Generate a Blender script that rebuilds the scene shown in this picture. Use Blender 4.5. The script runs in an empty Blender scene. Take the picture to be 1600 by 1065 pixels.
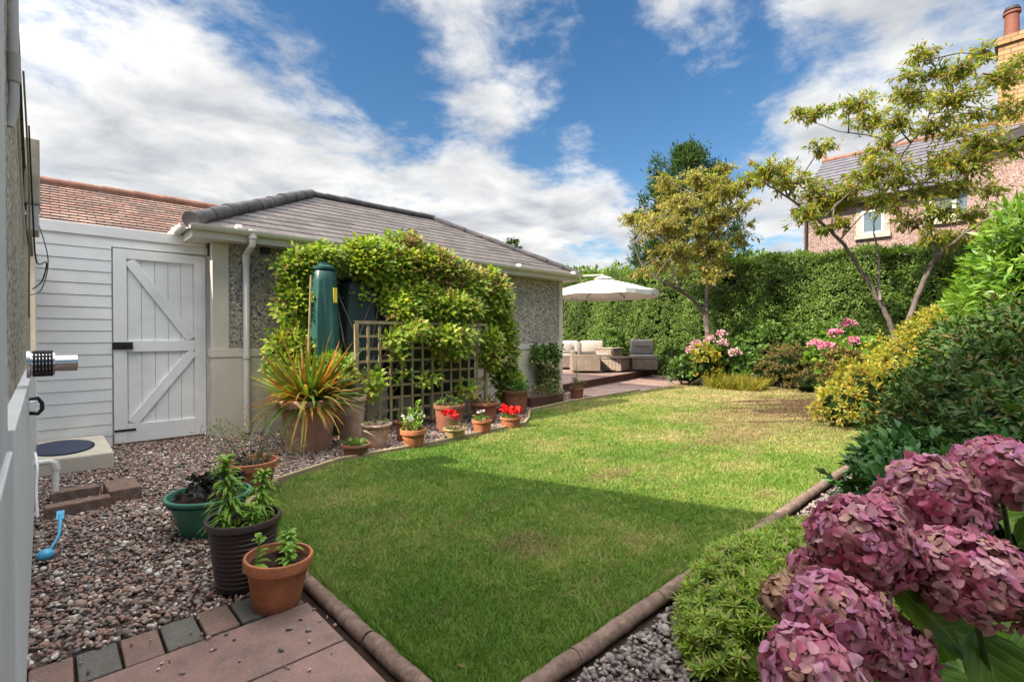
import bpy, bmesh, math, random
import numpy as np
from mathutils import Vector, Matrix
random.seed(7); R = np.random.default_rng(11)
sc = bpy.context.scene; col = sc.collection
# ------------------------------------------------------------------ camera, world, sun, exposure
F = 776.; AZ = math.radians(46.6); PT = math.radians(0.55); H = 1.2
fw = np.array([math.cos(AZ)*math.cos(PT), math.sin(AZ)*math.cos(PT), -math.sin(PT)])
rt = np.array([math.sin(AZ), -math.cos(AZ), 0.]); up = np.cross(rt, fw)
O = np.array([0, 0, H])
def ray(x, y): return fw + rt*(x-800)/F - up*(y-532.5)/F
def G(x, y, z=0.):
    r = ray(x, y); return O + r*((z-H)/r[2])
def WP(x, y, d): return O + ray(x, y)*d
def onX(x, y, X): r = ray(x, y); return O + r*X/r[0]
def onY(x, y, Y): r = ray(x, y); return O + r*Y/r[1]
cam = bpy.data.cameras.new('camera'); co = bpy.data.objects.new('camera', cam); col.objects.link(co)
cam.sensor_width = 36; cam.lens = 36*F/1600; cam.clip_start = .02; cam.clip_end = 3000
M3 = Matrix((rt, up, -fw)).transposed(); co.matrix_world = Matrix.Translation(O) @ M3.to_4x4(); sc.camera = co
SUN_AZ = math.atan2(-.72, 2.9); SUN_EL = math.radians(39.5)
light_dir = Vector((math.cos(SUN_AZ)*math.cos(SUN_EL), math.sin(SUN_AZ)*math.cos(SUN_EL), -math.sin(SUN_EL)))
sl = bpy.data.lights.new('sun', 'SUN'); sl.energy = 4.7; sl.angle = math.radians(.5); sl.color = (1, .89, .73)
so = bpy.data.objects.new('sun', sl); col.objects.link(so); so.rotation_euler = light_dir.to_track_quat('-Z', 'Y').to_euler()
sc.view_settings.view_transform = 'Standard'; sc.view_settings.look = 'None'; sc.view_settings.exposure = 1.07; sc.view_settings.gamma = 1
w = bpy.data.worlds.new("World"); sc.world = w; w.use_nodes = True
nt = w.node_tree; nt.nodes.clear(); ND = nt.nodes; LK = nt.links
out = ND.new('ShaderNodeOutputWorld'); bg = ND.new('ShaderNodeBackground'); bg.inputs[1].default_value = .1; LK.new(bg.outputs[0], out.inputs[0])
sky = ND.new('ShaderNodeTexSky'); sky.sky_type = 'NISHITA'; sky.sun_disc = False; sky.sun_elevation = SUN_EL
sd = -light_dir; sky.sun_rotation = math.atan2(sd.x, sd.y); sky.air_density = 1.1; sky.dust_density = .6; sky.ozone_density = 1.6
tc = ND.new('ShaderNodeTexCoord'); DIRV = tc.outputs['Generated']
def wm(op, a, b=None, c=None):
    n = ND.new('ShaderNodeMath'); n.operation = op
    for i, v in enumerate((a, b, c)):
        if v is None: continue
        if isinstance(v, (int, float)): n.inputs[i].default_value = v
        else: LK.new(v, n.inputs[i])
    return n.outputs[0]
def wv(op, a, b):
    n = ND.new('ShaderNodeVectorMath'); n.operation = op
    for i, v in enumerate((a, b)):
        if isinstance(v, tuple): n.inputs[i].default_value = v
        else: LK.new(v, n.inputs[i])
    return n
sx = ND.new('ShaderNodeSeparateXYZ'); LK.new(DIRV, sx.inputs[0])
zz = wm('ADD', wm('MAXIMUM', sx.outputs[2], 0.), .16)
cb = ND.new('ShaderNodeCombineXYZ'); LK.new(wm('DIVIDE', sx.outputs[0], zz), cb.inputs[0]); LK.new(wm('DIVIDE', sx.outputs[1], zz), cb.inputs[1])
cb.inputs[2].default_value = 3.7
def wnoise(scale, detail, rough, vec, dist=0.):
    n = ND.new('ShaderNodeTexNoise'); n.inputs['Scale'].default_value = scale; n.inputs['Detail'].default_value = detail
    n.inputs['Roughness'].default_value = rough; n.inputs['Distortion'].default_value = dist; LK.new(vec, n.inputs['Vector']); return n.outputs[0]
n1 = wnoise(1.35, 9, .58, cb.outputs[0], .35); n2 = wnoise(5.5, 7, .62, cb.outputs[0], .2)
dens = wm('ADD', wm('MULTIPLY', wm('SUBTRACT', n1, .5), 1.5), wm('MULTIPLY', wm('SUBTRACT', n2, .5), 1.05))
# (pixel x, pixel y, angular radius deg, amount): where the sky is clouded (+) or open (-)
for bx_, by_, rad, am in [(170, 190, 25, .19), (60, 20, 18, .13), (300, 250, 10, .1), (350, 330, 20, .3), (640, 330, 17, .32), (830, 290, 13, .36), (420, 170, 11, .12),
                          (470, 60, 12, -.34), (700, 110, 9, -.1), (620, 180, 11, -.16), (800, 50, 11, .22), (660, 10, 8, .16), (1000, 60, 6, .14), (540, 100, 5, .12), (820, 150, 5, .12), (740, 140, 4, .14), (900, 190, 13, -.26), (1110, 160, 16, -.26), (1200, 250, 9, .2),
                          (1250, 30, 17, .18), (1500, 60, 16, .09), (1300, 340, 12, .3), (960, 380, 14, .30), (600, 60, 9, -.1), (1560, 300, 14, .2), (1080, 20, 8, .1)]:
    d = ray(bx_, by_); d = d/np.linalg.norm(d)
    dt = wv('DOT_PRODUCT', DIRV, tuple(d)).outputs['Value']
    mr = ND.new('ShaderNodeMapRange'); mr.interpolation_type = 'SMOOTHSTEP'; LK.new(dt, mr.inputs[0])
    mr.inputs[1].default_value = math.cos(math.radians(rad)); mr.inputs[2].default_value = 1.; mr.inputs[3].default_value = 0; mr.inputs[4].default_value = am
    dens = wm('ADD', dens, mr.outputs[0])
zr_ = ND.new('ShaderNodeMapRange'); LK.new(sx.outputs[2], zr_.inputs[0]); zr_.inputs[1].default_value = .6; zr_.inputs[2].default_value = .85; zr_.inputs[4].default_value = .4; dens = wm('ADD', dens, zr_.outputs[0])  # cloud cover added overhead, out of view, for more fill light
mr = ND.new('ShaderNodeMapRange'); mr.interpolation_type = 'SMOOTHSTEP'; LK.new(dens, mr.inputs[0])
mr.inputs[1].default_value = -.07; mr.inputs[2].default_value = .43; mr.inputs[3].default_value = 0.; mr.inputs[4].default_value = .97
n3 = wnoise(2.6, 6, .55, wv('ADD', cb.outputs[0], (.35, .1, 1.7)).outputs[0], .3)
shd = ND.new('ShaderNodeMapRange'); LK.new(wm('SUBTRACT', n3, wm('MULTIPLY', dens, .10)), shd.inputs[0]); shd.inputs[1].default_value = .26; shd.inputs[2].default_value = .56
cr = ND.new('ShaderNodeMixRGB'); cr.inputs[1].default_value = (2.35, 2.5, 2.75, 1); cr.inputs[2].default_value = (4.9, 4.85, 4.75, 1); LK.new(shd.outputs[0], cr.inputs[0])
hs = ND.new('ShaderNodeHueSaturation'); hs.inputs[1].default_value = 1.3; hs.inputs[2].default_value = .72; LK.new(sky.outputs[0], hs.inputs[4])
# extra brightness added to unseen clouds overhead and sunward, lifting the shade
def wramp(v, a, b, lo, hi):
    n = ND.new('ShaderNodeMapRange'); n.interpolation_type = 'SMOOTHSTEP'; LK.new(v, n.inputs[0])
    for i, x in enumerate((a, b, lo, hi)): n.inputs[i+1].default_value = x
    return n.outputs[0]
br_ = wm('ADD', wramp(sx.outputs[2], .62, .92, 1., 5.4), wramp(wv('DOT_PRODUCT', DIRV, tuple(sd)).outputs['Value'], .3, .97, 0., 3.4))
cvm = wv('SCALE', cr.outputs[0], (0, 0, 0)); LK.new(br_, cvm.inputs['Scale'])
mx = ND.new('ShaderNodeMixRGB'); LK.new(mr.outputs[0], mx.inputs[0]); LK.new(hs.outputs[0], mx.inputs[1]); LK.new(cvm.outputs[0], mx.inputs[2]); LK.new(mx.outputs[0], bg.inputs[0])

# ------------------------------------------------------------------ materials
class NT:
    def __init__(s, name):
        s.m = bpy.data.materials.new(name); s.m.use_nodes = True; s.t = s.m.node_tree; s.n = s.t.nodes; s.l = s.t.links
        s.b = s.n['Principled BSDF']; s.o = s.n['Material Output']; s.tc = s.n.new('ShaderNodeTexCoord')
    def new(s, k, **kw):
        n = s.n.new(k)
        for a, v in kw.items(): setattr(n, a, v)
        return n
    def noise(s, sc_, det=4, ro=.6, vec=None, dist=0):
        n = s.new('ShaderNodeTexNoise'); n.inputs['Scale'].default_value = sc_; n.inputs['Detail'].default_value = det
        n.inputs['Roughness'].default_value = ro; n.inputs['Distortion'].default_value = dist; s.l.new(vec or s.geo(), n.inputs['Vector']); return n.outputs[0]
    def geo(s):
        if not hasattr(s, 'g'): s.g = s.new('ShaderNodeNewGeometry')
        return s.g.outputs['Position']
    def isl(s): s.geo(); return s.g.outputs['Random Per Island']
    def ramp(s, fac, cols, lo=0., hi=1., interp='LINEAR'):
        n = s.new('ShaderNodeValToRGB'); s.l.new(fac, n.inputs[0]); e = n.color_ramp.elements; n.color_ramp.interpolation = interp
        k = len(cols)
        for i in range(k-2): e.new(.5)
        for i, c in enumerate(cols): e[i].position = lo+(hi-lo)*i/(k-1 if interp == 'LINEAR' else k)
        for i, c in enumerate(cols): e[i].color = (*c, 1)
        return n.outputs[0]
    def mix(s, fac, a, b, bt='MIX'):
        n = s.new('ShaderNodeMixRGB', blend_type=bt)
        for i, v in enumerate((fac, a, b)):
            if isinstance(v, (int, float)): n.inputs[i].default_value = v
            elif isinstance(v, tuple): n.inputs[i].default_value = (*v, 1)
            else: s.l.new(v, n.inputs[i])
        return n.outputs[0]
    def math(s, op, a, b=0.):
        n = s.new('ShaderNodeMath', operation=op)
        for i, v in enumerate((a, b)):
            if isinstance(v, (int, float)): n.inputs[i].default_value = v
            else: s.l.new(v, n.inputs[i])
        return n.outputs[0]
    def base(s, c, rough=.7, spec=.3, metal=0.):
        if isinstance(c, tuple): s.b.inputs['Base Color'].default_value = (*c, 1)
        else: s.l.new(c, s.b.inputs['Base Color'])
        s.b.inputs['Roughness'].default_value = rough; s.b.inputs['Specular IOR Level'].default_value = spec; s.b.inputs['Metallic'].default_value = metal; return s
    def bump(s, h, st=.3, d=.01):
        n = s.new('ShaderNodeBump'); n.inputs['Strength'].default_value = st; n.inputs['Distance'].default_value = d
        s.l.new(h, n.inputs['Height']); s.l.new(n.outputs[0], s.b.inputs['Normal']); return s
def plain(name, c, rough=.6, var=.25, scale=9., bump=.2, bscale=60., spec=.3, metal=0., dirt=None):
    t = NT(name); a = tuple(v*(1-var) for v in c); b = tuple(min(1, v*(1+var*.6)) for v in c)
    f = t.ramp(t.noise(scale, 6, .65), [a, b], .3, .7)
    if dirt: f = t.mix(t.ramp(t.noise(scale*.45, 8, .7), [(0, 0, 0), (1, 1, 1)], .48, .72), f, dirt)
    t.base(f, rough, spec, metal)
    if bump: t.bump(t.noise(bscale, 5), bump, .004)
    return t.m
def leafmat(name, cols, trans=.3, rough=.45, spec=.35, nscale=1.6, nvar=.35, nlo=None):
    t = NT(name); c = t.ramp(t.isl(), cols, .05, .95)
    nz = t.ramp(t.noise(nscale, 4, .6), [(1-nvar,)*3, (1+nvar*.0,)*3], .35, .65)
    c = t.mix(1., c, nz, 'MULTIPLY')
    if nlo: c = t.mix(t.ramp(t.noise(nscale*.7+.3, 3), [(0, 0, 0), (1, 1, 1)], .45, .65), c, nlo)
    t.base(c, rough, spec)
    tr = t.new('ShaderNodeBsdfTranslucent'); t.l.new(t.mix(1., c, (1.25, 1.35, .55), 'MULTIPLY'), tr.inputs[0])
    mxs = t.new('ShaderNodeMixShader'); mxs.inputs[0].default_value = trans; t.l.new(t.b.outputs[0], mxs.inputs[1]); t.l.new(tr.outputs[0], mxs.inputs[2]); t.l.new(mxs.outputs[0], t.o.inputs[0]); return t.m
def pebbledash(name, cols, scale=75):
    t = NT(name); v = t.new('ShaderNodeTexVoronoi'); v.inputs['Scale'].default_value = scale; t.l.new(t.geo(), v.inputs['Vector'])
    sp = t.new('ShaderNodeSeparateColor'); t.l.new(v.outputs['Color'], sp.inputs[0])
    c = t.ramp(sp.outputs[0], cols, 0, 1, 'CONSTANT')
    c = t.mix(t.ramp(v.outputs['Distance'], [(0, 0, 0), (1, 1, 1)], .35, .75), c, cols[1])
    c = t.mix(t.ramp(t.noise(1.1, 5), [(0, 0, 0), (.35,)*3], .4, .7), c, (.12, .11, .1))
    t.base(c, .85, .2).bump(v.outputs['Distance'], .9, -.008); return t.m
M = {}
M['pdash'] = pebbledash('pebbledash', [(.08, .072, .068), (.36, .315, .255), (.56, .50, .41), (.22, .18, .15), (.70, .64, .53), (.42, .37, .31)], 40)
M['pdash_pink'] = pebbledash('pink pebbledash', [(.16, .10, .09), (.30, .20, .175), (.38, .27, .245), (.24, .155, .135), (.46, .35, .32)], 24)
M['cream'] = plain('cream render', (.64, .58, .47), .75, .08, 3, .15, 90, dirt=(.50, .44, .35))
M['greyren'] = plain('grey painted render', (.50, .50, .49), .75, .1, 4, .3, 60)
M['whiteren'] = plain('white painted render', (.62, .63, .62), .7, .08, 5, .35, 45)
M['white'] = plain('white paint', (.84, .82, .80), .45, .06, 4, .08, 40, .4)
M['whitebrd'] = plain('white painted boards', (.86, .845, .82), .5, .07, 2.5, .2, 30, .35, dirt=(.70, .68, .62))
M['pvc'] = plain('cream plastic', (.66, .63, .57), .35, .05, 6, 0, 1, .45)
M['steel'] = plain('stainless steel', (.62, .61, .60), .2, .1, 30, .1, 80, .5, 1.)
M['black'] = plain('black iron', (.02, .02, .022), .45, .3, 20, .2)
M['terra'] = plain('terracotta', (.42, .155, .075), .85, .4, 9, .4, 60, .12, dirt=(.22, .11, .07))
M['terradark'] = plain('dark terracotta', (.26, .10, .06), .75, .25, 12, .25, 60, .2, dirt=(.2, .12, .09))
M['terrapale'] = plain('pale weathered terracotta', (.45, .24, .165), .85, .2, 9, .3, 60, .15, dirt=(.48, .33, .25))
M['terrawhite'] = plain('lime bloomed terracotta', (.46, .30, .21), .85, .3, 16, .3, 60, .15, dirt=(.60, .52, .42))
M['buff'] = plain('buff stoneware', (.42, .30, .15), .6, .2, 12, .2, 60, .3)
M['brownpot'] = plain('brown plastic pot', (.055, .035, .032), .4, .15, 10, .05, 80, .4)
M['greenpot'] = plain('green plastic bowl', (.045, .17, .115), .4, .12, 8, .05, 80, .45)
M['soil'] = plain('soil', (.035, .022, .016), .95, .5, 30, 1., 60, .1)
M['earth'] = plain('earth', (.075, .05, .035), .95, .4, 6, .8, 40, .1)
M['bark'] = plain('bark', (.18, .14, .115), .85, .4, 14, .8, 40, .15)
M['barkpale'] = plain('mottled bark', (.17, .135, .12), .85, .5, 7, .8, 40, .15, dirt=(.10, .08, .07))
M['twig'] = plain('twigs', (.03, .022, .014), .9, .3, 10, .2, 40, .1)
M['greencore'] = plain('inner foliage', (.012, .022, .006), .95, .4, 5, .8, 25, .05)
M['wood'] = plain('weathered wood', (.34, .26, .145), .8, .3, 11, .4, 50, .15, dirt=(.26, .24, .14))
M['deckwood'] = plain('brown stained timber', (.10, .05, .038), .7, .3, 6, .3, 50, .2)
M['log'] = plain('stained edging', (.215, .145, .115), .95, .45, 30, 1., 70, .1, dirt=(.12, .085, .065))
M['stone'] = plain('pale stone', (.42, .38, .32), .9, .25, 8, .5, 40, .15, dirt=(.28, .24, .18))
M['fabric'] = plain('grey fabric', (.33, .30, .28), .9, .08, 10, .2, 160, .1)
M['fabriclight'] = plain('light piped fabric', (.50, .45, .40), .9, .08, 10, .2, 160, .1)
M['canopy'] = plain('off white canvas', (.74, .73, .69), .85, .04, 4, .1, 200, .1)
M['tank'] = plain('dark green tank plastic', (.022, .085, .072), .38, .2, 4, .05, 30, .5)
M['tankdark'] = plain('blackish green tank', (.016, .036, .034), .45, .2, 4, .05, 30, .4)
M['bluemat'] = plain('dark blue rubber', (.045, .055, .10), .6, .2, 10, .1)
M['navy'] = plain('navy edge', (.015, .018, .035), .6, .2, 10, .1)
M['blue'] = plain('light blue plastic', (.07, .38, .60), .35, .08, 10, 0, 1, .5)
M['yellow'] = plain('yellow plastic label', (.7, .55, .05), .5, .1, 10, 0)
M['red'] = plain('red petals', (.72, .012, .012), .55, .2, 40, 0)
M['whitepetal'] = plain('white petals', (.75, .70, .72), .6, .08, 40, 0)
M['pinkpetal'] = plain('pink flower heads', (.62, .20, .30), .7, .4, 18, 0)
M['palepetal'] = plain('faded pink heads', (.60, .36, .36), .7, .4, 18, 0)
M['glass'] = plain('window glass', (.10, .14, .17), .08, .3, 2, 0, 1, .8)
M['dash'] = plain('white brick paint', (.62, .63, .66), .6, .1, 9, .5, 20)
M['mortar'] = plain('grey mortar', (.40, .38, .35), .9, .2, 8, .4, 50)
M['ceramic'] = plain('chimney pot clay', (.20, .075, .052), .7, .2, 5, .2)
M['soffit'] = plain('dark eaves boards', (.035, .028, .03), .6, .2, 5, .1)
def slatemat(name, cols, sx_, sy_, axis='x', mort=(.03, .028, .03), bump=.3):
    t = NT(name); s = t.new('ShaderNodeSeparateXYZ'); t.l.new(t.geo(), s.inputs[0]); c = t.new('ShaderNodeCombineXYZ')
    t.l.new(s.outputs[0 if axis == 'x' else 1], c.inputs[0]); t.l.new(s.outputs[2], c.inputs[1])
    b = t.new('ShaderNodeTexBrick'); b.inputs['Scale'].default_value = 1; b.inputs['Brick Width'].default_value = sx_; b.inputs['Row Height'].default_value = sy_
    b.inputs['Mortar Size'].default_value = .022 if sy_ == .17 else .004 if sx_ > .2 else .006; b.inputs['Color1'].default_value = (0, 0, 0, 1); b.inputs['Color2'].default_value = (1, 1, 1, 1); b.inputs['Mortar'].default_value = (.5, .5, .5, 1)
    t.l.new(c.outputs[0], b.inputs['Vector'])
    k = t.ramp(b.outputs['Color'], cols, 0, 1); k = t.mix(t.ramp(t.noise(3.5, 8, .7), [(0, 0, 0), (.6,)*3], .5, .75), k, tuple(min(1, v*1.7+.03) for v in cols[-1]))
    k = t.mix(t.ramp(t.noise(22, 4, .7), [(0, 0, 0), (.35,)*3], .55, .7), k, cols[0])
    k = t.mix(b.outputs['Fac'], k, mort)
    t.base(k, .65, .3).bump(b.outputs['Fac'], bump, -.006); return t.m
RISE = (3.56-2.44)/12
M['slate'] = slatemat('grey slates', [(.068, .058, .054), (.125, .105, .096), (.095, .08, .073)], .27, RISE)
M['slate2'] = slatemat('far slates', [(.09, .085, .10), (.12, .11, .13)], .4, .22, 'y')
M['redtile'] = slatemat('red brown tiles', [(.17, .085, .06), (.25, .13, .095), (.13, .085, .07), (.28, .18, .13)], .17, .0515, bump=.2)
M['hip'] = plain('dark hip tiles', (.085, .08, .085), .8, .35, 7, .5, 40, .2, dirt=(.16, .14, .13))
M['ridgered'] = plain('ridge tiles', (.26, .13, .09), .8, .35, 5, .5, 40, .2)
M['ybrick'] = slatemat('yellow bricks', [(.30, .165, .06), (.40, .24, .10), (.23, .125, .05)], .36, .17, 'y', (.16, .10, .06))
M['rattan'] = slatemat('woven rattan', [(.33, .26, .21), (.46, .37, .30)], .05, .028, 'x', (.16, .12, .09), .8)
# lawn
t = NT('lawn grass'); n = t.noise(.9, 5, .6); s = t.new('ShaderNodeSeparateXYZ'); t.l.new(t.geo(), s.inputs[0])
far = t.new('ShaderNodeMapRange'); t.l.new(s.outputs[0], far.inputs[0]); far.inputs[1].default_value = 2.6; far.inputs[2].default_value = 9.5; far.inputs[3].default_value = -.045; far.inputs[4].default_value = .235
dry = t.math('ADD', n, far.outputs[0]); dry = t.math('ADD', dry, t.math('MULTIPLY', t.math('SUBTRACT', t.noise(6, 6, .7), .5), .6))
c = t.ramp(dry, [(.09, .17, .018), (.145, .22, .03), (.24, .26, .065), (.37, .31, .13)], .34, .80)
vm = t.new('ShaderNodeMapping'); vm.inputs['Scale'].default_value = (.55, 1.9, 1); t.l.new(t.geo(), vm.inputs[0])
def spot(x, y, rx, ry):
    vm_ = t.new('ShaderNodeMapping'); vm_.inputs['Location'].default_value = (-x/rx, -y/ry, 0); vm_.inputs['Scale'].default_value = (1/rx, 1/ry, 0); t.l.new(t.geo(), vm_.inputs[0])
    ln_ = t.new('ShaderNodeVectorMath', operation='LENGTH'); t.l.new(vm_.outputs[0], ln_.inputs[0]); return t.math('MAXIMUM', t.math('SUBTRACT', 1., ln_.outputs['Value']), 0.)
sp_ = t.math('MAXIMUM', t.math('MAXIMUM', spot(8.8, 2.6, 4., 1.7), spot(6.1, 2.45, 1.4, .5)), t.math('MAXIMUM', spot(*G(822, 850)[:2], .28, .22), t.math('MULTIPLY', spot(*G(960, 745)[:2], .5, .35), .6)))
bf = t.math('MULTIPLY', t.ramp(t.math('ADD', t.noise(2.6, 8, .75, vm.outputs[0]), t.math('MULTIPLY', sp_, .34)), [(0, 0, 0), (.6,)*3, (1, 1, 1)], .54, .70), t.math('ADD', .45, t.ramp(t.noise(9, 6, .8, vm.outputs[0]), [(0, 0, 0), (.55,)*3], .42, .58)))
c = t.mix(t.math('MULTIPLY', bf, .8), c, (.20, .13, .065))
sm_ = t.new('ShaderNodeMapping'); sm_.vector_type = 'TEXTURE'; sm_.inputs['Rotation'].default_value = (0, 0, math.radians(-40)); sm_.inputs['Scale'].default_value = (1.9, .36, 1); t.l.new(t.geo(), sm_.inputs[0])
sk_ = t.math('ADD', t.noise(1.5, 8, .72, sm_.outputs[0], .4), t.math('SUBTRACT', t.math('MULTIPLY', spot(9.2, 2.7, 3.8, 2.2), .38), .13))
c = t.mix(t.ramp(sk_, [(0, 0, 0), (.9,)*3], .60, .64), c, (.13, .08, .045))
M['lawn0'] = t.base(t.mix(.35, c, (.10, .08, .03)), .9, .1).bump(t.noise(120, 4), .8, .02).m
t2 = t
def lawnmat():
    t = NT('grass blades'); n = t.noise(.9, 5, .6); s = t.new('ShaderNodeSeparateXYZ'); t.l.new(t.geo(), s.inputs[0])
    far = t.new('ShaderNodeMapRange'); t.l.new(s.outputs[0], far.inputs[0]); far.inputs[1].default_value = 2.6; far.inputs[2].default_value = 9.5; far.inputs[3].default_value = -.045; far.inputs[4].default_value = .235
    dry = t.math('ADD', n, far.outputs[0]); dry = t.math('ADD', dry, t.math('MULTIPLY', t.math('SUBTRACT', t.noise(6, 6, .7), .5), .6))
    dry = t.math('ADD', dry, t.math('MULTIPLY', t.math('SUBTRACT', t.isl(), .5), .2))
    c = t.ramp(dry, [(.105, .205, .026), (.175, .27, .042), (.30, .315, .09), (.42, .35, .16)], .34, .80)
    vm = t.new('ShaderNodeMapping'); vm.inputs['Scale'].default_value = (.55, 1.9, 1); t.l.new(t.geo(), vm.inputs[0])
    def spot(x, y, rx, ry):
        vm_ = t.new('ShaderNodeMapping'); vm_.inputs['Location'].default_value = (-x/rx, -y/ry, 0); vm_.inputs['Scale'].default_value = (1/rx, 1/ry, 0); t.l.new(t.geo(), vm_.inputs[0])
        ln_ = t.new('ShaderNodeVectorMath', operation='LENGTH'); t.l.new(vm_.outputs[0], ln_.inputs[0]); return t.math('MAXIMUM', t.math('SUBTRACT', 1., ln_.outputs['Value']), 0.)
    sp_ = t.math('MAXIMUM', t.math('MAXIMUM', spot(8.8, 2.6, 4., 1.7), spot(6.1, 2.45, 1.4, .5)), t.math('MAXIMUM', spot(*G(822, 850)[:2], .28, .22), t.math('MULTIPLY', spot(*G(960, 745)[:2], .5, .35), .6)))
    bf = t.math('MULTIPLY', t.ramp(t.math('ADD', t.noise(2.6, 8, .75, vm.outputs[0]), t.math('MULTIPLY', sp_, .34)), [(0, 0, 0), (.6,)*3, (1, 1, 1)], .54, .70), t.math('ADD', .45, t.ramp(t.noise(9, 6, .8, vm.outputs[0]), [(0, 0, 0), (.55,)*3], .42, .58)))
    c = t.mix(t.math('MULTIPLY', bf, .75), c, (.27, .18, .10))
    sm_ = t.new('ShaderNodeMapping'); sm_.vector_type = 'TEXTURE'; sm_.inputs['Rotation'].default_value = (0, 0, math.radians(-40)); sm_.inputs['Scale'].default_value = (1.9, .36, 1); t.l.new(t.geo(), sm_.inputs[0])
    sk_ = t.math('ADD', t.noise(1.5, 8, .72, sm_.outputs[0], .4), t.math('SUBTRACT', t.math('MULTIPLY', spot(9.2, 2.7, 3.8, 2.2), .38), .13))
    c = t.mix(t.ramp(sk_, [(0, 0, 0), (.9,)*3], .60, .64), c, (.13, .08, .045))
    t.base(c, .55, .25); tr = t.new('ShaderNodeBsdfTranslucent'); t.l.new(c, tr.inputs[0])
    m = t.new('ShaderNodeMixShader'); m.inputs[0].default_value = .35; t.l.new(t.b.outputs[0], m.inputs[1]); t.l.new(tr.outputs[0], m.inputs[2]); t.l.new(m.outputs[0], t.o.inputs[0]); return t.m
M['grass'] = lawnmat()
def pebmat(name, cols):
    t = NT(name); c = t.ramp(t.isl(), cols, 0, 1, 'CONSTANT'); c = t.mix(.5, c, t.mix(1., c, t.ramp(t.noise(90, 5), [(.55,)*3, (1.3,)*3], .3, .7), 'MULTIPLY'))
    return t.base(c, .7, .3).bump(t.noise(150, 4), .3, .003).m
M['pebble'] = pebmat('pebbles', [(.27, .17, .135), (.33, .215, .17), (.17, .12, .105), (.37, .26, .21), (.22, .17, .145), (.14, .13, .13), (.29, .17, .135), (.44, .35, .28), (.20, .16, .13), (.34, .21, .16), (.26, .22, .19), (.60, .55, .49)])
M['pebblegrey'] = pebmat('grey pebbles', [(.20, .165, .15), (.15, .13, .125), (.25, .20, .18), (.12, .11, .11), (.19, .15, .135), (.30, .25, .22), (.17, .13, .115), (.22, .19, .18)])
M['gravelbase'] = plain('gravel bed', (.10, .07, .06), .95, .5, 60, 1., 80, .1)
def slab(name, c): 
    t = NT(name); f = t.ramp(t.noise(3, 8, .7), [tuple(v*.7 for v in c), c, tuple(v*1.25 for v in c)], .3, .7)
    f = t.mix(t.ramp(t.noise(160, 3, .7), [(0, 0, 0), (.7,)*3], .5, .7), f, tuple(v*.45 for v in c)); f = t.mix(t.ramp(t.noise(5, 9, .75), [(0, 0, 0), (.75,)*3], .47, .68), f, (.11, .095, .075)); f = t.mix(t.ramp(t.noise(260, 2), [(0, 0, 0), (.5,)*3], .6, .7), f, (.42, .36, .32)); return t.base(f, .9, .2).bump(t.noise(140, 5), .6, .004).m
M['slab'] = slab('pink concrete slab', (.25, .155, .13)); M['blockred'] = slab('red concrete block', (.22, .135, .11)); M['blockgrey'] = slab('charcoal concrete block', (.13, .12, .105))
M['slabfar'] = slab('patio slabs', (.33, .22, .19))
# leaves
M['l_hedge'] = leafmat('privet leaves', [(.07, .14, .02), (.12, .20, .03), (.17, .27, .045), (.27, .36, .10)], .25, .5, .35, .9, .4)
M['l_hedgelight'] = leafmat('hedge top growth', [(.12, .21, .03), (.20, .29, .05), (.09, .17, .03)], .35, .5, .3)
M['l_vine'] = leafmat('creeper leaves', [(.10, .20, .015), (.24, .36, .03), (.38, .48, .05), (.52, .52, .08), (.17, .28, .02)], .5, .45, .35, 1.3, .25)
M['l_vinered'] = leafmat('turning creeper leaves', [(.26, .10, .04), (.34, .19, .07), (.28, .25, .07)], .35, .5, .3)
M['l_cherry'] = leafmat('cherry leaves', [(.12, .20, .02), (.22, .30, .03), (.34, .38, .04), (.42, .34, .04), (.36, .20, .04), (.18, .25, .03)], .45, .45, .35)
M['l_tree1'] = leafmat('autumn leaves', [(.14, .20, .04), (.28, .29, .06), (.46, .38, .10), (.46, .27, .11), (.26, .30, .06), (.38, .34, .08)], .45, .5, .3)
M['l_pine'] = leafmat('pine needles', [(.028, .062, .015), (.05, .10, .022), (.08, .135, .028)], .1, .8, .08, .9, .45)
M['l_dark'] = leafmat('dark evergreen leaves', [(.035, .085, .018), (.055, .125, .025), (.095, .18, .035), (.05, .10, .025), (.15, .12, .03)], .2, .55, .2, 2.2, .5)
M['l_blue'] = leafmat('bluish evergreen leaves', [(.03, .09, .03), (.055, .14, .04), (.08, .17, .04)], .15, .5, .25, 2.2, .3)
M['l_yellow'] = leafmat('golden leaves', [(.22, .28, .03), (.40, .38, .05), (.58, .42, .06), (.52, .32, .06), (.16, .24, .03), (.34, .36, .05)], .4, .5, .3)
M['l_laurel'] = leafmat('bright laurel leaves', [(.12, .26, .03), (.20, .36, .04), (.28, .42, .05)], .4, .35, .45)
M['l_cover'] = leafmat('whorled light leaves', [(.17, .30, .025), (.26, .40, .035), (.36, .45, .05), (.12, .22, .02), (.40, .34, .12)], .3, .45, .35, 3, .25)
M['l_mid'] = leafmat('mid green leaves', [(.06, .13, .02), (.10, .20, .03), (.17, .26, .05)], .3, .45, .35)
M['l_lily'] = leafmat('lily leaves', [(.18, .36, .04), (.27, .46, .06), (.36, .50, .08)], .35, .45, .35)
M['l_brown'] = leafmat('rusty shrub leaves', [(.15, .12, .04), (.24, .17, .06), (.12, .15, .03), (.27, .13, .06)], .3, .6, .2)
M['l_varieg'] = leafmat('variegated leaves', [(.10, .16, .03), (.40, .38, .18), (.22, .26, .07), (.52, .48, .28)], .3, .5, .3)
M['l_phorm'] = leafmat('strap leaves', [(.05, .12, .02), (.10, .20, .03), (.22, .24, .04), (.50, .17, .03), (.42, .25, .05), (.07, .15, .02), (.30, .10, .03)], .35, .5, .3, 5, .25)
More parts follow.
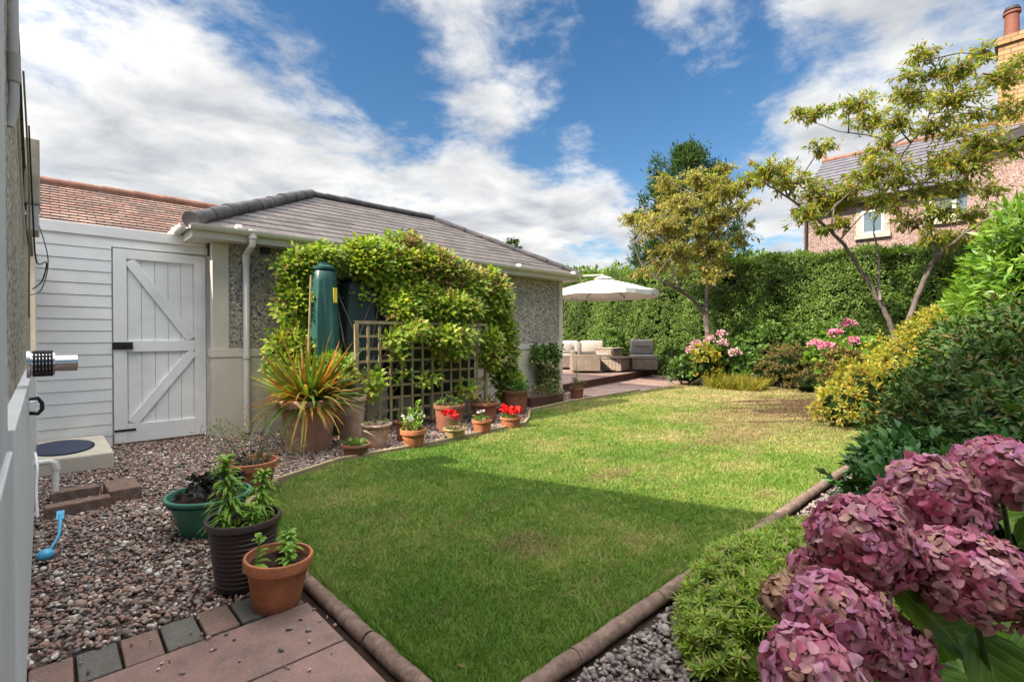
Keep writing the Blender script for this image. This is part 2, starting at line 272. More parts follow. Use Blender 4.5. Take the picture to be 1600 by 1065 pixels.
M['l_wisp'] = leafmat('wispy leaves', [(.20, .25, .09), (.14, .19, .06), (.26, .25, .10)], .3, .6, .2)
M['l_herb'] = leafmat('herb leaves', [(.07, .19, .03), (.11, .26, .05)], .3, .5, .3)
M['l_succ'] = leafmat('dark curly leaves', [(.05, .045, .05), (.08, .07, .07), (.035, .05, .035)], .1, .5, .3)
def hydleaf():
    t = NT('hydrangea leaf'); at = t.new('ShaderNodeUVMap'); s = t.new('ShaderNodeSeparateXYZ'); t.l.new(at.outputs[0], s.inputs[0])
    u = t.math('ABSOLUTE', t.math('SUBTRACT', s.outputs[0], .5)); vein = t.math('SINE', t.math('MULTIPLY', t.math('SUBTRACT', s.outputs[1], t.math('MULTIPLY', u, .8)), 44.))
    side = t.ramp(vein, [(0, 0, 0), (1, 1, 1)], .93, 1.); mid = t.ramp(u, [(1, 1, 1), (0, 0, 0)], .008, .03); v = t.math('MAXIMUM', side, mid)
    c = t.ramp(t.noise(9, 5), [(.07, .16, .018), (.13, .25, .025), (.21, .34, .045)], .3, .7)
    c = t.mix(t.math('MULTIPLY', v, .6), c, (.34, .46, .13)); t.base(c, .5, .3).bump(t.math('ADD', vein, t.noise(140, 4)), .15, .002)
    tr = t.new('ShaderNodeBsdfTranslucent'); t.l.new(c, tr.inputs[0]); m = t.new('ShaderNodeMixShader'); m.inputs[0].default_value = .35
    t.l.new(t.b.outputs[0], m.inputs[1]); t.l.new(tr.outputs[0], m.inputs[2]); t.l.new(m.outputs[0], t.o.inputs[0]); return t.m
M['l_hyd'] = hydleaf()
def petalmat(name, cols, cen):
    t = NT(name); c = t.ramp(t.isl(), cols, .0, 1.); at = t.new('ShaderNodeUVMap'); s = t.new('ShaderNodeSeparateXYZ'); t.l.new(at.outputs[0], s.inputs[0])
    c = t.mix(t.ramp(s.outputs[1], [(.75,)*3, (0, 0, 0)], .0, .5), c, cen)
    c = t.mix(t.ramp(t.noise(28, 4), [(0, 0, 0), (.5,)*3], .45, .7), c, (.46, .33, .24))
    t.base(c, .6, .25).bump(t.noise(260, 3), .15, .001)
    tr = t.new('ShaderNodeBsdfTranslucent'); t.l.new(c, tr.inputs[0]); m = t.new('ShaderNodeMixShader'); m.inputs[0].default_value = .25
    t.l.new(t.b.outputs[0], m.inputs[1]); t.l.new(tr.outputs[0], m.inputs[2]); t.l.new(m.outputs[0], t.o.inputs[0]); return t.m
M['petal'] = petalmat('pink hydrangea petals', [(.40, .07, .18), (.66, .22, .34), (.52, .11, .20), (.80, .48, .54), (.50, .11, .32), (.64, .36, .28), (.34, .05, .13)], (.44, .26, .16))
M['petaldry'] = petalmat('dried hydrangea petals', [(.40, .22, .14), (.50, .30, .20), (.32, .18, .12)], (.25, .14, .07))

# ------------------------------------------------------------------ helpers
def setp(o, label=None, cat=None, group=None, kind=None):
    if label: o['label'] = label
    if cat: o['category'] = cat
    if group: o['group'] = group
    if kind: o['kind'] = kind
    return o
def thing(name, label, cat, loc=(0, 0, 0), rz=0., group=None, kind=None):
    o = bpy.data.objects.new(name, None); col.objects.link(o); o.location = loc; o.rotation_euler = (0, 0, rz); o.empty_display_size = .1
    return setp(o, label, cat, group, kind)
def npmesh(name, V, Fc, mat, parent=None, smooth=False, uv=None, loc=None):
    V = np.asarray(V, dtype=np.float32).reshape(-1, 3); me = bpy.data.meshes.new(name); Fc = np.asarray(Fc, dtype=np.int32); k = Fc.shape[1]
    me.vertices.add(len(V)); me.vertices.foreach_set('co', V.ravel()); me.loops.add(Fc.size); me.loops.foreach_set('vertex_index', Fc.ravel())
    me.polygons.add(len(Fc)); me.polygons.foreach_set('loop_start', np.arange(0, Fc.size, k, dtype=np.int32))
    try: me.polygons.foreach_set('loop_total', np.full(len(Fc), k, dtype=np.int32))
    except Exception: pass
    if uv is not None:
        l = me.uv_layers.new(name='UVMap'); l.data.foreach_set('uv', np.asarray(uv, dtype=np.float32)[Fc.ravel()].ravel())
    if smooth: me.polygons.foreach_set('use_smooth', np.ones(len(Fc), dtype=bool))
    me.update(calc_edges=True); me.materials.append(mat)
    o = bpy.data.objects.new(name, me); col.objects.link(o)
    if parent: o.parent = parent
    if loc is not None: o.location = loc
    return o
class MB:
    def __init__(s): s.v = []; s.f = []
    def add(s, vs, fs):
        k = len(s.v); s.v += [tuple(map(float, v)) for v in vs]; s.f += [tuple(i+k for i in f) for f in fs]; return s
    def box(s, a, b, rz=0., bev=0.):
        x0, y0, z0 = a; x1, y1, z1 = b; cx, cy = (x0+x1)/2, (y0+y1)/2; c, sn = math.cos(rz), math.sin(rz); e = bev
        def q(x, y, z): dx, dy = x-cx, y-cy; return (cx+dx*c-dy*sn, cy+dx*sn+dy*c, z)
        if not e:
            vs = [q(x, y, z) for z in (z0, z1) for x, y in ((x0, y0), (x1, y0), (x1, y1), (x0, y1))]
            return s.add(vs, [(3, 2, 1, 0), (4, 5, 6, 7), (0, 1, 5, 4), (1, 2, 6, 5), (2, 3, 7, 6), (3, 0, 4, 7)])
        bm = bmesh.new(); bmesh.ops.create_cube(bm, size=1)
        for v in bm.verts: v.co = Vector(((v.co.x)*(x1-x0), v.co.y*(y1-y0), v.co.z*(z1-z0)))
        bmesh.ops.bevel(bm, geom=bm.edges[:], offset=e, segments=2, affect='EDGES', profile=.5)
        bm.verts.index_update(); vs = [q(cx+v.co.x, cy+v.co.y, (z0+z1)/2+v.co.z) for v in bm.verts]; fs = [tuple(v.index for v in f.verts) for f in bm.faces]; bm.free(); return s.add(vs, fs)
    def bar(s, p, q, w_, h_, upv=(0, 0, 1)):
        p = Vector(p); q = Vector(q); d = (q-p).normalized(); u = Vector(upv); sd_ = d.cross(u).normalized()*w_/2; u = sd_.cross(d).normalized()*h_/2
        vs = [p-sd_-u, p+sd_-u, p+sd_+u, p-sd_+u, q-sd_-u, q+sd_-u, q+sd_+u, q-sd_+u]
        return s.add(vs, [(0, 1, 2, 3), (7, 6, 5, 4), (4, 5, 1, 0), (5, 6, 2, 1), (6, 7, 3, 2), (7, 4, 0, 3)])
    def tube(s, pts, rad, n=8, cap=True):
        pts = [Vector(p) for p in pts]; k = len(pts)
        if not hasattr(rad, '__len__'): rad = [rad]*k
        rings = []; ref = Vector((.31, .2, .93)).normalized(); prev = None
        for i, p in enumerate(pts):
            d = (pts[min(i+1, k-1)]-pts[max(i-1, 0)]).normalized(); a = prev if prev is not None else (ref if abs(d.dot(ref)) < .95 else Vector((1, 0, 0)))
            a = (a-d*a.dot(d)).normalized(); prev = a; b = d.cross(a); rings.append([p+(a*math.cos(2*math.pi*j/n)+b*math.sin(2*math.pi*j/n))*rad[i] for j in range(n)])
        vs = [v for r in rings for v in r]; fs = [(i*n+j, i*n+(j+1) % n, (i+1)*n+(j+1) % n, (i+1)*n+j) for i in range(k-1) for j in range(n)]
        if cap: fs += [tuple(reversed(range(n))), tuple(range((k-1)*n, k*n))]
        return s.add(vs, fs)
    def lathe(s, prof, n=32, c=(0, 0, 0), sx=1., sy=1., rz=0., tilt=0.):
        vs = []; cr_, sr = math.cos(rz), math.sin(rz)
        for r_, z in prof:
            for j in range(n):
                a = 2*math.pi*j/n; x, y = r_*math.cos(a)*sx, r_*math.sin(a)*sy; vs.append((c[0]+x*cr_-y*sr, c[1]+x*sr+y*cr_, c[2]+z+x*tilt))
        k = len(prof); fs = [(i*n+j, i*n+(j+1) % n, (i+1)*n+(j+1) % n, (i+1)*n+j) for i in range(k-1) for j in range(n)]
        return s.add(vs, fs)
    def disc(s, c, r_, n=32, wob=0., sx=1., sy=1., rz=0.):
        vs = [c]; cr_, sr = math.cos(rz), math.sin(rz)
        for k in (.5, 1.):
            for j in range(n):
                a = 2*math.pi*j/n; x, y = r_*k*math.cos(a)*sx, r_*k*math.sin(a)*sy; vs.append((c[0]+x*cr_-y*sr, c[1]+x*sr+y*cr_, c[2]+random.uniform(-wob, wob)))
        fs = [(0, 1+j, 1+(j+1) % n) for j in range(n)]+[(1+j, 1+n+j, 1+n+(j+1) % n, 1+(j+1) % n) for j in range(n)]
        return s.add(vs, fs)
    def build(s, name, mat, parent=None, smooth=False, rel=None, bevel=0.):
        me = bpy.data.meshes.new(name); vs = s.v
        if rel is not None: vs = [(v[0]-rel[0], v[1]-rel[1], v[2]-rel[2]) for v in vs]
        me.from_pydata(vs, [], s.f); me.materials.append(mat); me.update()
        if smooth:
            bm = bmesh.new(); bm.from_mesh(me)
            for f in bm.faces: f.smooth = True
            for e in bm.edges:
                if len(e.link_faces) == 2 and e.calc_face_angle(0) > .6: e.smooth = False
            bm.to_mesh(me); bm.free()
        o = bpy.data.objects.new(name, me); col.objects.link(o)
        if parent: o.parent = parent
        if rel is not None and not parent: o.location = rel
        if bevel:
            md = o.modifiers.new('bevel', 'BEVEL'); md.width = bevel; md.segments = 2; md.limit_method = 'ANGLE'
        return o
def nrm(a): return a/(np.linalg.norm(a, axis=-1, keepdims=True)+1e-9)
def rv(n): return nrm(R.normal(size=(n, 3)))
def leafgeo(P, D, N, L, W, droop=.15, fold=.2):
    D = nrm(D); S = nrm(np.cross(N, D)); N2 = np.cross(D, S); L = np.asarray(L).reshape(-1, 1)*np.ones((len(P), 1)); W = np.asarray(W).reshape(-1, 1)*np.ones((len(P), 1))
    l = P+D*L*.42+S*W*.5+N2*fold*W; r_ = P+D*L*.42-S*W*.5+N2*fold*W; m = P+D*L*.5; tp = P+D*L-N2*droop*L
    V = np.stack([P, l, r_, m, tp], 1).reshape(-1, 3); b = (np.arange(len(P))*5)[:, None]
    Fc = np.concatenate([b+np.array([[0, 2, 3]]), b+np.array([[0, 3, 1]]), b+np.array([[1, 3, 4]]), b+np.array([[3, 2, 4]])], 1).reshape(-1, 3)
    return V, Fc
def leaves(name, P, D, N, L, W, mat, parent, droop=.15, fold=.2):
    V, Fc = leafgeo(P, D, N, L, W, droop, fold); return npmesh(name, V, Fc, mat, parent)
def clumps(C, OUT, k, spread, L, W, up_=.35, rnd=.8):
    """k leaves radiating from each clump centre C with outward direction OUT"""
    n = len(C); P = np.repeat(C, k, 0); Od = np.repeat(OUT, k, 0); r_ = rv(n*k); D = nrm(Od*.7+r_*rnd+np.array([0, 0, up_])); P = P+r_*spread*R.random((n*k, 1))
    Nn = nrm(Od+rv(n*k)*.5+np.array([0, 0, .4])); Ls = L*R.uniform(.65, 1.25, n*k); return P, D, Nn, Ls, Ls*(W/L)*R.uniform(.8, 1.15, n*k)
ICO = {}
def ico(k):
    if k not in ICO:
        bm = bmesh.new(); bmesh.ops.create_icosphere(bm, subdivisions=k, radius=1); bm.verts.index_update()
        ICO[k] = (np.array([v.co[:] for v in bm.verts]), np.array([[v.index for v in f.verts] for f in bm.faces])); bm.free()
    return ICO[k]
def blobs(name, C, RD, mat, parent=None, sub=3, wob=.12, smooth=True):
    V0, F0 = ico(sub); Vs = []; Fs = []
    for i, (c, r_) in enumerate(zip(C, RD)):
        ph = R.uniform(0, 6, 3); w_ = 1+wob*(np.sin(V0[:, :1]*4+ph[0])*np.sin(V0[:, 1:2]*5+ph[1])+.5*np.sin(V0[:, 2:]*9+ph[2])); Vs.append(V0*w_*np.array(r_)+np.array(c)); Fs.append(F0+i*len(V0))
    return npmesh(name, np.concatenate(Vs), np.concatenate(Fs), mat, parent, smooth)
def shrub(name, label, cat, loc, lobes, dens, L, W, mat, k=9, spread=None, core='greencore', zmin=.02, extra=None, group=None, stems=True, up_=.35, depth=.42, corek=.60):
    T = thing(name, label, cat, loc, 0, group); C = []; OUT = []
    for i, (x, y, z, rx, ry, rz) in enumerate(lobes):
        area = 4*math.pi*((rx*ry)**1.6/3+(rx*rz)**1.6/3+(ry*rz)**1.6/3)**(1/1.6); n = max(4, int(area*dens)); d = rv(n); d[:, 2] = np.where(d[:, 2] < -.5, -d[:, 2], d[:, 2])
        rr = 1-depth*R.random((n, 1))**1.6; lum = 1+.10*np.sin(d[:, :1]*6+i)*np.cos(d[:, 1:2]*5+2*i)+.05*R.normal(size=(n, 1)); c = np.array([x, y, z])+d*rr*lum*np.array([rx, ry, rz]); ok = c[:, 2] > zmin
        for j, (x2, y2, z2, a2, b2, c2) in enumerate(lobes):
            if j != i: ok &= (((c-np.array([x2, y2, z2]))/np.array([a2, b2, c2]))**2).sum(1) > .55
        C.append(c[ok]); OUT.append(nrm(d/np.array([rx, ry, rz]))[ok])
    C = np.concatenate(C); OUT = np.concatenate(OUT)
    P, D, Nn, Ls, Ws = clumps(C, OUT, k, spread or L*.6, L, W, up_); leaves('foliage', P, D, Nn, Ls, Ws, M[mat], T)
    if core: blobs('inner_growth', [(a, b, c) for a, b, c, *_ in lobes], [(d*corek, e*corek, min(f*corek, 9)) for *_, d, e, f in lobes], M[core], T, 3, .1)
    if stems:
        s_ = MB()
        for j in range(7):
            q = C[R.integers(len(C))]; s_.tube([(q[0]*.15, q[1]*.15, -loc[2] if False else 0), (q[0]*.5, q[1]*.5, q[2]*.55), tuple(q)], [.02, .012, .005], 6)
        s_.build('stem', M['bark'], T)
    return T, C, OUT
def inpoly(x, y, poly):
    x = np.asarray(x); r_ = np.zeros(len(x), bool); k = len(poly)
    for i in range(k):
        x0, y0 = poly[i]; x1, y1 = poly[(i+1) % k]; c = ((y0 > y) != (y1 > y)) & (x < (x1-x0)*(y-y0)/((y1-y0) or 1e-9)+x0); r_ ^= c
    return r_
def sheet(name, poly, z, mat, label=None, kind='structure'):
    me = bpy.data.meshes.new(name); me.from_pydata([(x, y, z) for x, y in poly], [], [tuple(range(len(poly)))]); me.materials.append(mat); me.update()
    if me.polygons[0].normal.z < 0: me.flip_normals()
    o = bpy.data.objects.new(name, me); col.objects.link(o); o['kind'] = kind
    if label: o['label'] = label
    return o
def copy_tree(o, parent=None):
    c = o.copy(); col.objects.link(c); c.parent = parent
    for ch in list(o.children): copy_tree(ch, c)
    return c

# ------------------------------------------------------------------ the ground
sheet('ground', [(-300, -300), (600, -300), (600, 600), (-300, 600)], -.03, M['earth'], 'bare garden soil around the lawn')
LAWN = [(.965, 1.2), (.965, 3.3), (1.08, 3.75), (1.42, 4.2), (2.05, 4.50), (3.2, 4.5), (4.7, 4.68), (5.05, 4.95), (5.6, 5.45), (6.9, 5.72), (9.4, 5.86), (12.0, 6.1), (12.5, 5.6), (12.4, 4.5), (12.2, 2.7), (11.6, 1.2)]
sheet('lawn', LAWN, .012, M['lawn0'], 'mown lawn with dry straw patches')
GR = [(-.06, 2.48), (.9, 2.48), (.9, 3.32), (1.02, 3.8), (1.36, 4.26), (2.03, 4.56), (3.2, 4.56), (4.68, 4.74), (5.02, 5.0), (5.58, 5.52), (6.9, 5.79), (7.9, 5.86), (7.9, 6.7), (1.5, 6.7), (1.5, 6.9), (-.06, 6.9)]
GS = [(1., -.6), (5.2, -.6), (5.2, 1.1), (1., 1.1)]
sheet('gravel_bed', GR, -.012, M['gravelbase']); sheet('gravel_strip', GS, -.011, M['gravelbase'])
def pebbles(name, poly, n, size, label, near=3.0, zoff=0., mt='pebble'):
    xs = [p[0] for p in poly]; ys = [p[1] for p in poly]; x = R.uniform(min(xs), max(xs), n); y = R.uniform(min(ys), max(ys), n); ok = inpoly(x, y, poly); x = x[ok]; y = y[ok]
    dist = np.hypot(x, y); kp = R.random(len(x)) < np.clip(1.15-(dist-3)*.10, .45, 1); x = x[kp]; y = y[kp]; dist = dist[kp]
    Vs = []; Fs = []; off = 0
    for sub, sel in ((2, dist < near), (1, dist >= near)):
        V0, F0 = ico(sub); m = int(sel.sum())
        if not m: continue
        s_ = size*R.lognormal(0, .28, m)*np.where(dist[sel] < 4, 1, 1.15); ax = np.stack([s_*R.uniform(.8, 1.35, m), s_*R.uniform(.65, 1., m), s_*R.uniform(.4, .75, m)], 1)
        Q = np.linalg.qr(R.normal(size=(m, 3, 3)))[0]; V = (V0[None]*ax[:, None]*(1+.13*np.sin(V0[None]*3+R.uniform(0, 6, (m, 1, 3))))); tl = np.array([1, 1, 1.])
        V = np.einsum('mij,mkj->mki', Q, V)*tl; V[:, :, 2] *= .8
        V += np.stack([x[sel], y[sel], R.uniform(-.006, .014, m)*(zoff == 0)+zoff], 1)[:, None]; Vs.append(V.reshape(-1, 3)); Fs.append((F0[None]+(np.arange(m)*len(V0))[:, None, None]+off).reshape(-1, 3)); off += m*len(V0)
    o = npmesh(name, np.concatenate(Vs), np.concatenate(Fs), M[mt], smooth=True); setp(o, label, None, None, 'stuff'); return o
pebbles('gravel', GR, 100000, .0112, 'pinkish brown rounded gravel beside the white gate')
pebbles('gravel', GS, 20000, .0115, 'grey brown gravel between lawn edging and shrubs', 2.6, 0., 'pebblegrey')
pebbles('stray_gravel', [(-.05, 1.7), (.86, 1.7), (.86, 2.46), (-.05, 2.46)], 70, .008, 'few stray stones kicked onto the paving', 3., .024)
# grass blades
n = 1100000; x = .97+R.random(n)**1.7*11.5; y = R.uniform(1.2, 6.1, n); ok = inpoly(x, y, LAWN); x = x[ok]; y = y[ok]; d = np.hypot(x, y)
kp = R.random(len(x)) < np.clip(1.2/(1+(d/4.2)**2)+.18, 0, 1); x = x[kp]; y = y[kp]; d = d[kp]; m = len(x)
hgt = R.uniform(.005, .017, m)*(1+d*.05); hgt = hgt*np.where((x < .99) | (y < 1.225), 2.1, 1.)*R.choice([1, 1, 1, 1.6], m); wd = .0016*(1+d*.55); a = R.uniform(0, 6.28, m); ln = R.uniform(.1, 1.5, m)*hgt; a2 = a+R.normal(1.57, .8, m)
b0 = np.stack([x+np.cos(a)*wd, y+np.sin(a)*wd, np.full(m, .01)], 1); b1 = np.stack([x-np.cos(a)*wd, y-np.sin(a)*wd, np.full(m, .01)], 1); tp = np.stack([x+np.cos(a2)*ln, y+np.sin(a2)*ln, .01+hgt], 1)
setp(npmesh('grass', np.stack([b0, b1, tp], 1).reshape(-1, 3), np.arange(3*m).reshape(-1, 3), M['grass']), 'short mown grass blades of the lawn', None, None, 'stuff')
# clover and low weeds in the turf
n = 5200; x = .97+R.random(n)**1.4*8; y = R.uniform(1.2, 5.5, n); ok = inpoly(x, y, LAWN) & ((np.sin(x*5.3+1.7*np.sin(y*3.1))*np.sin(y*6.1+2*np.cos(x*2.3))) > .62); x = x[ok]; y = y[ok]; m = len(x); C = np.stack([x, y, R.uniform(.012, .02, m)], 1)
P = np.repeat(C, 3, 0); a = np.repeat(R.uniform(0, 6.28, m), 3)+np.tile([0, 2.1, 4.2], m); V, Fc = leafgeo(P, np.stack([np.cos(a), np.sin(a), np.full(3*m, .25)], 1), np.tile([0, 0, 1.], (3*m, 1)), R.uniform(.008, .014, 3*m), .009); setp(npmesh('clover', V, Fc, M['l_mid']), 'small clover and weeds dotted through the lawn', None, None, 'stuff')
# paved path: slabs in the near left corner
pj = sheet('path_bed', [(-.06, -3), (.9, -3), (.9, 2.48), (-.06, 2.48)], -.008, M['soil'])
for i, (x0, x1, y0, y1) in enumerate([(-.05, .85, 1.855, 2.225), (-.05, .85, 1.24, 1.845), (-.05, .84, .63, 1.23), (-.05, .84, .02, .62), (-.05, .84, -.6, .01)]):
    o = MB().box((x0, y0, -.03), (x1, y1, .018), 0, .004).build('paving_slab', M['slab']); setp(o, 'pink concrete paving slab '+['meeting the row of small blocks by the front clay pot', 'second from the row of small blocks', 'third from the row of small blocks', 'fourth from the row of small blocks', 'fifth from the row of small blocks'][i], 'slab', 'slabs of the near path')
bl = ['against the house wall', 'second from the house wall', 'third from the house wall', 'fourth from the house wall', 'fifth from the house wall', 'sixth from the house wall', 'beside the two big pots']
for i in range(7):
    x0 = -.045+i*.128; cg = i % 2
    o = MB().box((x0, 2.245+random.uniform(-.006, .006), -.03), (x0+.118, 2.455+random.uniform(-.008, .008), .016+random.uniform(-.003, .003)), random.uniform(-.02, .02), .006).build('paving_block', M['blockgrey' if cg else 'blockred'])
    setp(o, ('charcoal' if cg else 'reddish')+' paving block edging the gravel, '+bl[i], 'paving block', 'block row between slabs and gravel')
# lawn edging
def logedge(p, q, label, r_=.034, mat='log'):
    p = Vector(p); q = Vector(q); L = (q-p).length; k = max(4, int(L/.05)); pts = [p.lerp(q, i/k)+Vector((random.uniform(-.002, .002), random.uniform(-.002, .002), random.uniform(-.003, .003))) for i in range(k+1)]
    o = MB().tube(pts, [r_*random.uniform(.95, 1.04) for _ in pts], 12).build('edging_log', M[mat], smooth=True); setp(o, label, 'lawn edging', 'round topped edging of the lawn')
ys = [(1.22, 1.78), (1.80, 2.40), (2.42, 3.02), (3.04, 3.36)]
for i, (a_, b_) in enumerate(ys): logedge((.925, a_, .012), (.925, b_, .012), 'round edging along the path, '+['at the near lawn corner', 'beside the front clay pot', 'beside the brown ribbed pot', 'past the brown pot, the short last piece'][i])
xs = [.9, 1.42, 2.02, 2.65, 3.28, 3.92, 4.6, 5.3, 6.1, 7., 8., 9., 10., 11.]
nm = ['at the near lawn corner', 'second from the near corner, by bare gravel', 'third from the near corner', 'beside the light green ground cover', 'where the house shadow ends', 'just past the end of the house shadow', 'at the tip of the dark evergreen shrub', 'first piece hidden past the dark shrub', 'beside the golden shrub', 'past the golden shrub', 'far third piece by the border', 'far second piece by the border', 'last piece at the far border']
for i in range(13): logedge((xs[i], 1.165, .015), (xs[i+1]-.008, 1.165, .015), 'round edging on the right of the lawn, '+nm[i])
e_ = MB()
pp = [(.93, 3.38), (1.04, 3.79), (1.38, 4.24), (2.04, 4.54), (3.2, 4.545), (4.69, 4.725), (5.04, 4.985), (5.59, 5.5), (6.9, 5.77), (9.4, 5.92)]
for (a_, b_), (c_, d_) in zip(pp[:-1], pp[1:]): e_.bar((a_, b_, .018), (c_, d_, .018), .035, .07)
setp(e_.build('edging_board', M['wood'], bevel=.006), 'thin low timber edging between lawn and potted plants', 'lawn edging')

# ------------------------------------------------------------------ house on the left
HS = thing('house', 'pebbledashed house wall close on the left with white plinth', 'house', (-.1, 0, 0))
def prism_x(mb, prof, x0, x1):   # profile (y,z) extruded in x
    k = len(prof); mb.add([(x0, y, z) for y, z in prof]+[(x1, y, z) for y, z in prof], [tuple(range(k)), tuple(range(2*k-1, k-1, -1))]+[(i, i+k, (i+1) % k+k, (i+1) % k) for i in range(k)]); return mb
PROF = [(1.35, 0), (6.86, 0), (6.86, 1.98), (4.75, 2.14), (1.35, 3.28)]
prism_x(MB(), PROF, -3.4, -.085).build('wall', M['pdash'], HS, rel=(-.1, 0, 0))
MB().box((-6, -6, 0), (-.085, 1.349, 5.0)).build('tall_wall', M['pdash'], HS, rel=(-.1, 0, 0))
MB().box((-.084, 1.66, 0), (-.048, 6.855, .98), 0, .004).build('plinth', M['whiteren'], HS, rel=(-.1, 0, 0))
pb = MB().box((-.084, .9, .94), (-.060, 1.655, 4.9), 0, .004); pb.box((-.084, .9, 0), (-.052, 1.66, .93), 0, .004); pb.build('pier', M['greyren'], HS, rel=(-.1, 0, 0))
vr = MB()
for i in range(22):
    a0 = i/22; a1 = (i+1)/22; y0 = 1.3+a0*3.55; y1 = 1.3+a1*3.55+.02; z0 = 3.30-a0*1.17; z1 = 3.30-a1*1.17; vr.add([(-3.4, y0, z0+.03), (-.07, y0, z0+.03), (-.07, y1, z1+.012), (-3.4, y1, z1+.012), (-3.4, y0, z0), (-.07, y0, z0), (-.07, y1, z1), (-3.4, y1, z1)], [(0, 1, 2, 3), (7, 6, 5, 4), (1, 5, 6, 2), (0, 4, 5, 1), (2, 6, 7, 3)])
vr.box((-3.4, 4.86, 1.99), (-.06, 6.87, 2.05)); vr.build('roof', M['slate'], HS, rel=(-.1, 0, 0))
MB().box((-6.2, -6.2, 5.001), (-.05, 1.40, 5.12)).build('tall_roof', M['slate'], HS, rel=(-.1, 0, 0))
# fittings on the house wall
pp = [(-.055, 2.0, 3.1), (-.052, 2.1, 2.6), (-.052, 2.35, 2.2), (-.055, 2.5, 1.95)]
wp = thing('waste_pipe', 'pale grey soil pipe on the pebbledash with loose aerial wires', 'pipe', (-.06, 2.2, 0))
MB().tube([(-.068, 2.5, 2.85), (-.068, 2.5, 2.02), (-.08, 2.5, 1.94)], .015, 12).build('pipe', M['greyren'], wp, True, rel=(-.06, 2.2, 0))
MB().tube([(-.068, 2.5, 2.2), (-.068, 2.5, 2.1)], .019, 12).build('collar', M['mortar'], wp, True, rel=(-.06, 2.2, 0))
def wire(pts, label, r_=.004, mat='mortar', name='cable'):
    pts = [Vector(p) for p in pts]; q = []
    for i in range(len(pts)-1):
        p0 = pts[max(i-1, 0)]; p1 = pts[i]; p2 = pts[i+1]; p3 = pts[min(i+2, len(pts)-1)]
        for k in range(8):
            u = k/8; q.append(.5*((2*p1)+(p2-p0)*u+(2*p0-5*p1+4*p2-p3)*u*u+(3*p1-p0-3*p2+p3)*u**3))
    q.append(pts[-1]); return setp(MB().tube(q, r_, 6).build(name, M[mat], smooth=True), label, 'cable', 'loose cables down the house wall')
wire([(-.075, 2.7, 2.8), (-.074, 2.9, 2.4), (-.074, 3.3, 2.15), (-.073, 3.7, 1.95), (-.072, 4.2, 1.75)], 'thick pale cable running down beside the soil pipe', .006, 'pvc')
wire([(-.04, 3.3, 2.2), (-.03, 3.5, 1.8), (-.02, 3.7, 1.6), (0.02, 3.9, 1.62), (.0, 4.0, 1.52), (-.04, 4.1, 1.48)], 'thin black cable looping out from the pebbledash wall', .0035, 'black')
wire([(-.06, 4.6, 2.0), (-.02, 4.5, 1.95), (.03, 4.4, 1.7), (.0, 4.3, 1.5), (-.05, 4.2, 1.45)], 'dark cable dangling below the small wall box', .003, 'black')
wire([(-.05, 2.9, 2.3), (-.04, 3.2, 1.9), (-.045, 3.4, 1.5), (-.05, 3.6, 1.3)], 'greenish thin cable pinned to the pebbledash', .0035, 'wood')
bxx = thing('wall_box', 'grey cream box fixed high on the house wall above the flue', 'utility box', (-.02, 4.6, 2.05))
MB().box((-.06, -.16, 0), (.015, .16, .42), 0, .008).build('case', M['stone'], bxx); MB().box((-.05, -.15, -.17), (.01, .15, -.002), 0, .006).build('lower_case', M['greyren'], bxx)
fl = thing('flue', 'shiny stainless boiler flue sticking out of the white wall', 'flue', (-.05, 3.0, 1.08))
f_ = onX(50, 559, -.05)
ff = MB(); ff.lathe([(.0, 0), (.062, 0), (.062, .012), (.052, .014), (.052, .085), (.05, .09), (0, .09)], 28); o = ff.build('guard', M['steel'], fl, True); o.rotation_euler = (0, math.pi/2, 0)
ff = MB()
for k in range(6): ff.lathe([(.0525, .02+k*.011), (.055, .022+k*.011), (.055, .026+k*.011), (.0525, .028+k*.011)], 28)
for k in range(14):
    a = k*2*math.pi/14; ff.bar((.0545*math.cos(a), .0545*math.sin(a), .018), (.0545*math.cos(a), .0545*math.sin(a), .084), .006, .004, (math.cos(a), math.sin(a), 0))
o = ff.build('grille', M['black'], fl, True); o.rotation_euler = (0, math.pi/2, 0)
ff = MB(); ff.lathe([(.036, .088), (.036, .165), (.033, .166), (.030, .1), (0, .1)], 28); o = ff.build('outlet', M['steel'], fl, True); o.rotation_euler = (0, math.pi/2, 0)
cl = thing('wall_clip', 'small black and white clip on the white wall below the flue', 'clip', (-.048, 3.3, .87))
a_ = MB().tube([(0, -.02, .03), (.03, -.02, .035), (.045, -.02, .01), (.045, -.02, -.02), (.03, -.02, -.04), (0, -.02, -.035)], .009, 8).build('hook', M['black'], cl, True); MB().box((0, -.05, -.025), (.022, .01, .025), 0, .004).build('plate', M['white'], cl)
# white step block with a dark blue oval cover
st = thing('step_block', 'low white masonry block by the house with dark blue oval cover', 'step', (.2, 6.3, 0))
MB().box((-.25, -.52, 0), (.27, .52, .15), 0, .015).build('block', M['cream'], st); MB().lathe([(0, .157), (.235, .157), (.235, .15)], 40, (-.07, 0, 0), 1., 1.75).build('rim', M['navy'], st, True); MB().lathe([(0, .1605), (.215, .1605), (.215, .156)], 40, (-.07, 0, 0), 1., 1.77).build('cover', M['bluemat'], st, True)
dp = thing('drain_pipe', 'white plastic waste pipe bending down out of the house wall', 'pipe', (.02, 4.9, 0))
MB().tube([(-.07, 0, .29), (.01, 0, .295), (.035, 0, .28), (.045, 0, .24), (.04, -.03, .06)], .021, 12).build('pipe', M['pvc'], dp, True); MB().tube([(.035, 0, .282), (.046, -.001, .23)], .027, 12).build('elbow', M['pvc'], dp, True)
wire([(-.04, 4.6, .42), (-.03, 4.5, .34), (-.035, 4.45, .2), (-.03, 4.4, .04)], 'white hose end hanging along the plinth near the drain', .008, 'white', 'hose')
